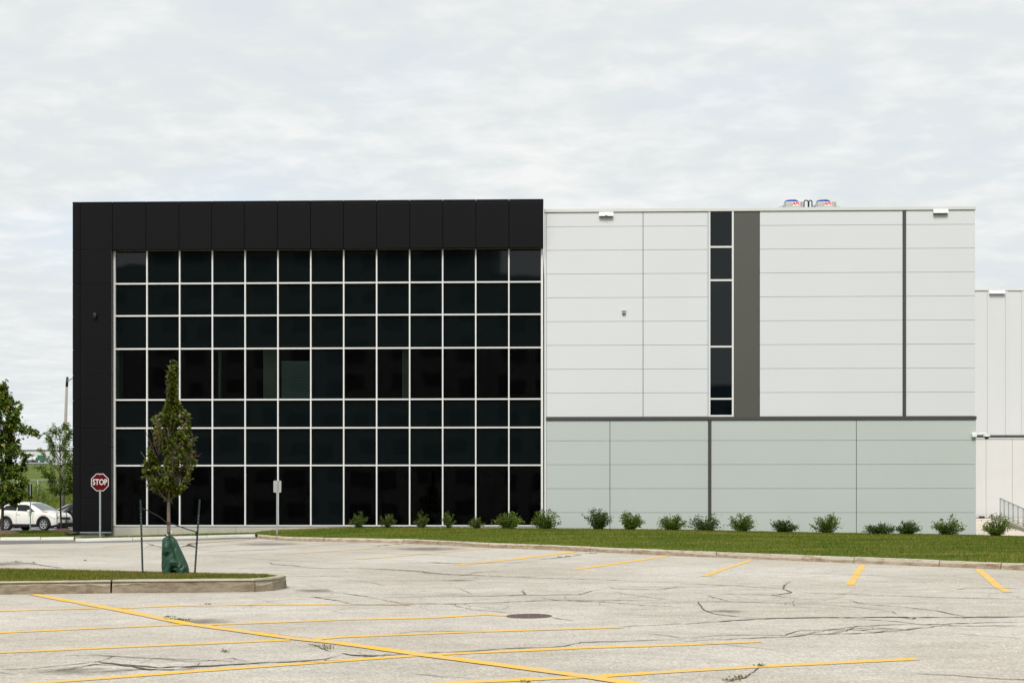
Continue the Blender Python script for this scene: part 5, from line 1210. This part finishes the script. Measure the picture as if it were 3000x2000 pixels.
def car(name, base, rz, kind, paint, label, cat, group=None, detail=True, plate=True):
    c = CARS[kind]; L_ = c['L']; t = empty(name, base, label, cat, rz, group); ox = -L_ / 2
    ip = lambda k, x: float(np.interp(x, [p[0] for p in c[k]], [p[1] for p in c[k]]))
    hwf = lambda x: c['hw'] * float(np.interp(x, [0, .08, .35, L_ - .6, L_ - .2, L_], [.74, .88, 1, 1, .9, .66]))
    def zbot(x):
        z = c['base'] + (.10 if x > L_ - .5 or x < .35 else 0) * float(np.interp(x, [0, .35, L_ - .5, L_], [1, 0, 0, 1]))
        for wx in c['wheels']:
            r = c['wr'] + .075
            if abs(x - wx) < r: z = max(z, c['wr'] + math.sqrt(r * r - (x - wx) ** 2))
        return z
    def sec(x):      # half section from sill to roof centre
        w = hwf(x); zt = ip('top', x); zb = min(ip('belt', x), zt - .05); rw = min(ip('roofw', x), w - .03); z0 = min(zbot(x), zb - .08)
        return [(w * .965, z0), (w, z0 + (zb - z0) * .35), (w * .995, z0 + (zb - z0) * .72), (w * .955, zb), (rw + .03, zb + (zt - zb) * .86), (rw * .86, zt - .012), (rw * .45, zt + .012), (0, zt + .018)]
    def pt(x, s, off=0.0):
        P = sec(x); k = min(int(s), len(P) - 2); f = s - k; a, b = P[k], P[k+1]; y, z = a[0] + (b[0]-a[0])*f, a[1] + (b[1]-a[1])*f
        ny, nz = (b[1]-a[1]), -(b[0]-a[0]); l = math.hypot(ny, nz) + 1e-6
        return (ox + x, y + off * ny / l, z + off * nz / l)
    xs = sorted(set([round(v, 3) for v in np.linspace(0, L_, 46 if detail else 18)] + ([round(wx + s * (c['wr'] + .075) * q, 3) for wx in c['wheels'] for s in (-1, 1) for q in (1.0, .97, .85, .6, .3)] if detail else [])))
    mb = MB(); n = len(xs); k = 8; row = 15
    for x in xs:
        P = sec(x); mb.v += [(ox + x, -p[0], p[1]) for p in P] + [(ox + x, p[0], p[1]) for p in P[-2::-1]]
    for i in range(n - 1):
        for j in range(row - 1): mb.f.append((i*row+j, i*row+j+1, (i+1)*row+j+1, (i+1)*row+j)); mb.m.append(0)
    mb.f.append(tuple(range(row))); mb.m.append(0); mb.f.append(tuple((n-1)*row + j for j in range(row))[::-1]); mb.m.append(0)
    mb.build('body', paint, t, True)
    ub = MB(); ub.box(ox + .12, ox + L_ - .2, -c['hw'] * .78, c['hw'] * .78, .2, .62); ub.build('underbody', M['black'], t)
    def patch(nm, x0, x1, s0, s1, m, side, off=.008, nx=14, ns=4, tilt0=0.0, tilt1=0.0, both=False):   # a panel lying on the body surface
        q = MB()
        for i in range(nx + 1):
            for j in range(ns + 1):
                f = j / ns; xa, xb = x0 + tilt0 * f, x1 - tilt1 * f; x = xa + (xb - xa) * i / nx; p = pt(x, s0 + (s1 - s0) * f, off); q.v.append((p[0], p[1] * side, p[2]))
        q.f = [(i*(ns+1)+j, (i+1)*(ns+1)+j, (i+1)*(ns+1)+j+1, i*(ns+1)+j+1) for i in range(nx) for j in range(ns)]; q.m = [0] * len(q.f)
        q.build(nm, m, t, True)
    a, b = c['win']; sp = (a + b) / 2 - .1
    for sd in (-1, 1):
        patch('side_window', a, sp - .03, 3.12, 3.86, M['carglass'], sd, tilt0=.16 if kind != 'sedan' else .35, tilt1=0)
        patch('side_window', sp + .03, b, 3.12, 3.86, M['carglass'], sd, tilt0=0, tilt1=(b - sp) * .42)
    x0, x1 = c['screen']
    for nm, (x0, x1) in (('windscreen', c['screen']), ('rear_window', c['rear'])):
        q = MB(); nx, ns = 8, 8
        for i in range(nx + 1):
            x = x0 + (x1 - x0) * i / nx
            for j in range(ns + 1):
                s = -1 + 2 * j / ns; p = pt(x, 7 - abs(s) * 2.6, .012); q.v.append((p[0], p[1] * (1 if s >= 0 else -1), p[2]))
        q.f = [(i*(ns+1)+j, (i+1)*(ns+1)+j, (i+1)*(ns+1)+j+1, i*(ns+1)+j+1) for i in range(nx) for j in range(ns)]; q.m = [0] * len(q.f); q.build(nm, M['carscreen'], t, True)
    for wx in c['wheels']:
        for sd in (-1, 1):
            w = bpy.data.objects.new('wheel', None); C.objects.link(w); w.parent = t; w.location = (ox + wx, sd * (c['hw'] - .115), c['wr']); w.rotation_euler = (0, 0, 0 if sd < 0 else math.pi)
            r = c['wr']; MB().lathe([(r*.66, -.10), (r*.9, -.115), (r*.985, -.09), (r, -.03), (r, .06), (r*.95, .1), (r*.6, .1)], 28, 'y').build('tyre', M['tyre'], w, True)
            if detail:
                MB().lathe([(.001, .0), (r*.66, .0)], 24, 'y', (0, -.05, 0)).build('brake_disc', M['black'], w)
                q = MB(); q.lathe([(r*.60, -.095), (r*.675, -.105), (r*.675, -.05), (r*.61, -.05)], 28, 'y', closed=True); q.lathe([(.001, -.088), (r*.15, -.088), (r*.16, -.05)], 16, 'y')
                for s in range(6):
                    a_ = s * math.pi / 3; ca, sa = math.cos(a_), math.sin(a_); vs = []
                    for rr, ww in ((r*.12, .022), (r*.63, .040)):
                        for y in (-.093, -.06):
                            for e in (-1, 1): vs.append((rr*ca - e*ww*sa, y, rr*sa + e*ww*ca))
                    q.add(vs, [(0,1,5,4),(2,6,7,3),(0,4,6,2),(1,3,7,5),(4,5,7,6),(0,2,3,1)])
                q.build('rim', M['rim'], w)
            else: MB().lathe([(.001, -.09), (r*.6, -.1), (r*.66, -.09)], 20, 'y').build('rim', M['rim'], w)
    for sd in (-1, 1):
        patch('headlight', L_ - .52, L_ - .16, 2.3, 3.0, M['lamp'], sd, .012, 6, 2)
        patch('tail_light', .02, .22, 2.4, 3.2, M['taillamp'], sd, .012, 5, 2)
    if detail:
        for sd in (-1, 1):
            patch('sill_trim', c['wheels'][0] + c['wr'] + .09, c['wheels'][1] - c['wr'] - .09, 0.0, .42, M['black'], sd, .012, 10, 1)
            for wx in c['wheels']:
                q = MB(); r = c['wr'] + .075; nn = 18
                for i in range(nn + 1):
                    a_ = math.pi * (i / nn) * 1.1 - .05 * math.pi
                    for rr in (r - .02, r + .055): 
                        z = c['wr'] + rr * math.sin(a_); x = wx + rr * math.cos(a_); q.v.append((ox + x, sd * (hwf(min(max(x, .05), L_ - .05)) + .012), z))
                q.f = [(2*i, 2*i+1, 2*i+3, 2*i+2) for i in range(nn)]; q.m = [0] * nn; q.build('arch_trim', M['black'], t)
            m = MB(); m.bbox(-.10, .10, -.09, .09, -.06, .07, .04); mo = m.build('mirror', paint, t, True); mo.location = (ox + b - .30, sd * (c['hw'] + .08), ip('belt', b) + .06)
            hx = sp + .12; p = pt(hx, 2.35, .02); MB().bbox(-.10, .10, -.015, .015, -.018, .018, .008).build('door_handle', paint, t, loc=(p[0], p[1] * sd, p[2]))
            for xx in (sp - .0, b - .12):       # door shut lines
                patch('door_seam', xx - .008, xx + .008, .5, 3.0, M['joint_dark'], sd, .004, 1, 6)
        q = MB(); q.bbox(ox + L_ - .28, ox + L_ + .01, -.62, .62, .20, .46, .05); q.build('front_bumper', M['black'], t)
        MB().bbox(ox + L_ - .06, ox + L_ + .015, -.34, .34, .62, .74, .02).build('grille', M['black'], t)
        MB().bbox(ox + L_ + .005, ox + L_ + .03, -.16, .16, .50, .61, .004).build('number_plate', M['plate'], t)
        if kind == 'crossover':
            for sd in (-1, 1):
                patch('indicator', L_ - 1.0, L_ - .62, 3.35, 3.9, M['amber'], sd, .014, 6, 1); MB().lathe([(.001, 0), (.10, .0), (.11, -.05)], 20, 'y').build('fog_lamp', M['lamp'], t, loc=(ox + L_ - .12, sd * .58, .66)).rotation_euler = (0, 0, R(90))
    return t
def vehicles():
    def on_road(px, Y): 
        x = (px - 1500) / F * Y; return Vector((x, Y, gz(x, Y)))
    car('white_crossover', on_road(104, 78.5), R(-21), 'crossover', car_paint('white_car_paint', (0.70, 0.69, 0.63)), 'white compact crossover parked side on behind the grass verge', 'car')
    car('dark_sedan', on_road(222, 84.5), R(200), 'sedan', car_paint('charcoal_car_paint', (0.012, 0.012, 0.014)), 'charcoal grey car half hidden behind the corner of the black building', 'car')
    car('silver_hatchback', on_road(-34, 85.5), R(180), 'suv', car_paint('silver_car_paint', (0.35, 0.36, 0.37), .3), 'silver car with a red tail lamp at the left edge behind the linden', 'car')
    H = 16.95
    def hw(px, Y): return Vector(((px - 1500) / F * Y, Y, H))
    car('highway_car', hw(97, 421), R(75), 'suv', car_paint('dark_suv_paint', (0.03, 0.028, 0.03)), 'small dark car seen from behind on the distant highway', 'car', 'cars on the distant highway', False)
    car('highway_car', hw(130, 426), R(10), 'suv', car_paint('grey_suv_paint', (0.06, 0.062, 0.07)), 'small grey car side on on the distant highway, right of the dark one', 'car', 'cars on the distant highway', False)
    for px0, px1, y0, m, lab in ((76, 108, 1328, M['white'], 'white box truck on the distant highway'), (113, 138, 1333, mat('truck_green', (0.02, 0.12, 0.05), .5), 'green box truck on the distant highway')):
        Y = 436; a = hw(px0, Y); w = (px1 - px0) * Y / F; t = empty('box_truck', a, lab, 'truck'); z1 = (HY - y0) / F * Y - H
        MB().bbox(0, w * .72, -1.2, 1.2, .9, z1, .05).build('cargo_box', m, t); MB().bbox(w * .74, w, -1.1, 1.1, .6, z1 * .75, .2).build('cab', m, t); MB().box(w * .93, w + .02, -.9, .9, 1.4, z1 * .68).build('windscreen', M['carglass'], t)
        for x in (w * .15, w * .3, w * .85):
            for sd in (-1, 1): MB().cyl((x, sd * 1.05, .5), (0, 1, 0), .5, .25, 16).build('wheel', M['tyre'], t)
vehicles()

# ------------------------------------------------------------------ far left background
def background():
    # highway guard rail
    t = empty('guard_rail', (-160, 413, 16.6), 'steel guard rail along the distant highway embankment', 'guard rail')
    MB().box(0, 70, -.05, .05, .45, .8).build('rail', M['galv'], t)
    for k in range(18): MB().box(k * 4, k * 4 + .15, .05, .2, 0, .8).build('post', M['galv'], t)
    # pale warehouse on the skyline
    Y = 640; t = empty('distant_warehouse', ((60 - 1500) / F * Y, Y, 9), 'long pale warehouse with a dark roof edge on the skyline', 'building')
    z1 = (HY - 1319.5) / F * Y - 9
    MB().box(0, 60, 0, 40, 0, z1).build('wall', M['white_wall'], t); MB().box(-.3, 60.3, -.3, 40.3, z1, z1 + .35).build('roof_edge', M['trim_dark'], t)
    # chain link fence at the foot of the bank
    Y = 128; a = at(52, 1404.5, Y); x0, x1 = a.x, a.x + 14; b0 = Vector((x0, Y, hill_z(x0, Y))); h = 1.75
    t = empty('chain_link_fence', b0, 'galvanised chain link fence at the foot of the grass bank', 'fence')
    for k, x in enumerate(np.linspace(0, 12.6, 8)): MB().tube([(x, 0, -.3), (x, 0, h + .02)], .035, 8).build('post', M['galv'], t, True)
    MB().tube([(-8, 0, h), (14, 0, h + .12)], .025, 8).build('top_rail', M['galv'], t, True)
    w = MB(); r = .0022
    for k in range(90):
        x = -6 + k * .22
        for s in (-1, 1): w.add([(x - r, s * .003, 0), (x + r, s * .003, 0), (x + s * h + r, s * .003, h), (x + s * h - r, s * .003, h)], [(0, 1, 2, 3)])
    tag(w.build('wire_mesh', M['galv'], t, fix=False), kind='stuff')
    def env_b(z, az): return float(np.interp(z, [0, .4, 1.2, 2.0, 2.6], [.5, .8, .75, .5, .05])) * (1 + .2 * math.sin(3 * az + 2 * z))
    for px, Y, sc, lab in ((112, 104, 1.0, 'bright green bushy sapling behind the white crossover'), (128, 106, .7, 'small round green bush right of the sapling on the bank'), (214, 101, 1.1, 'green bush at the black building corner on the bank')):
        b = at(px, 0, Y); b.z = hill_z(b.x, Y)
        make_tree('bush', b, lab, 2.6 * sc, .25, lambda z, az, s=sc: env_b(z / s, az) * s, 26, .7, px, M['leaf_locust'], .12, M['bark_dark'], .03, .4, 4, 10, .13, .2)
    P = np.stack([rng.uniform(-75, -26, 60000), rng.uniform(94, 150, 60000), np.zeros(60000)], 1); P[:, 2] = [hill_z(p[0], p[1]) for p in P]
    blades('tall_grass', P, M['blade'], .12, .45, .03)
background()
# dark brick offices across the lot, behind the camera: they are what the dark glass mirrors
def opposite_building():
    t = empty('opposite_building', (0, -46, -3.2), 'dark grey brick office block mirrored in the dark glass of the curtain wall', 'building')
    for x0, x1, z1, y0 in ((-80, -52.05, 35, -14), (-52, -9.3, 41, -14), (-9.25, 6, 33.2, -12), (6.05, 48, 19.5, -10)):
        MB().box(x0, x1, y0, 0, 0, z1).build('wall', M['brick'], t); MB().box(x0 - .1, x1 - .02, -.3, .15, z1 + .002, z1 + .5).build('parapet', M['trim_dark'], t)
        k = 3.6
        while k + 2 < z1 - 1:
            x = x0 + 1.5
            while x + 2.4 < x1 - 1:
                MB().box(x, x + 2.4, -.05, .06, k, k + 2.0).build('window', M['darkwin'], t); x += 4.1
            k += 3.9
opposite_building()
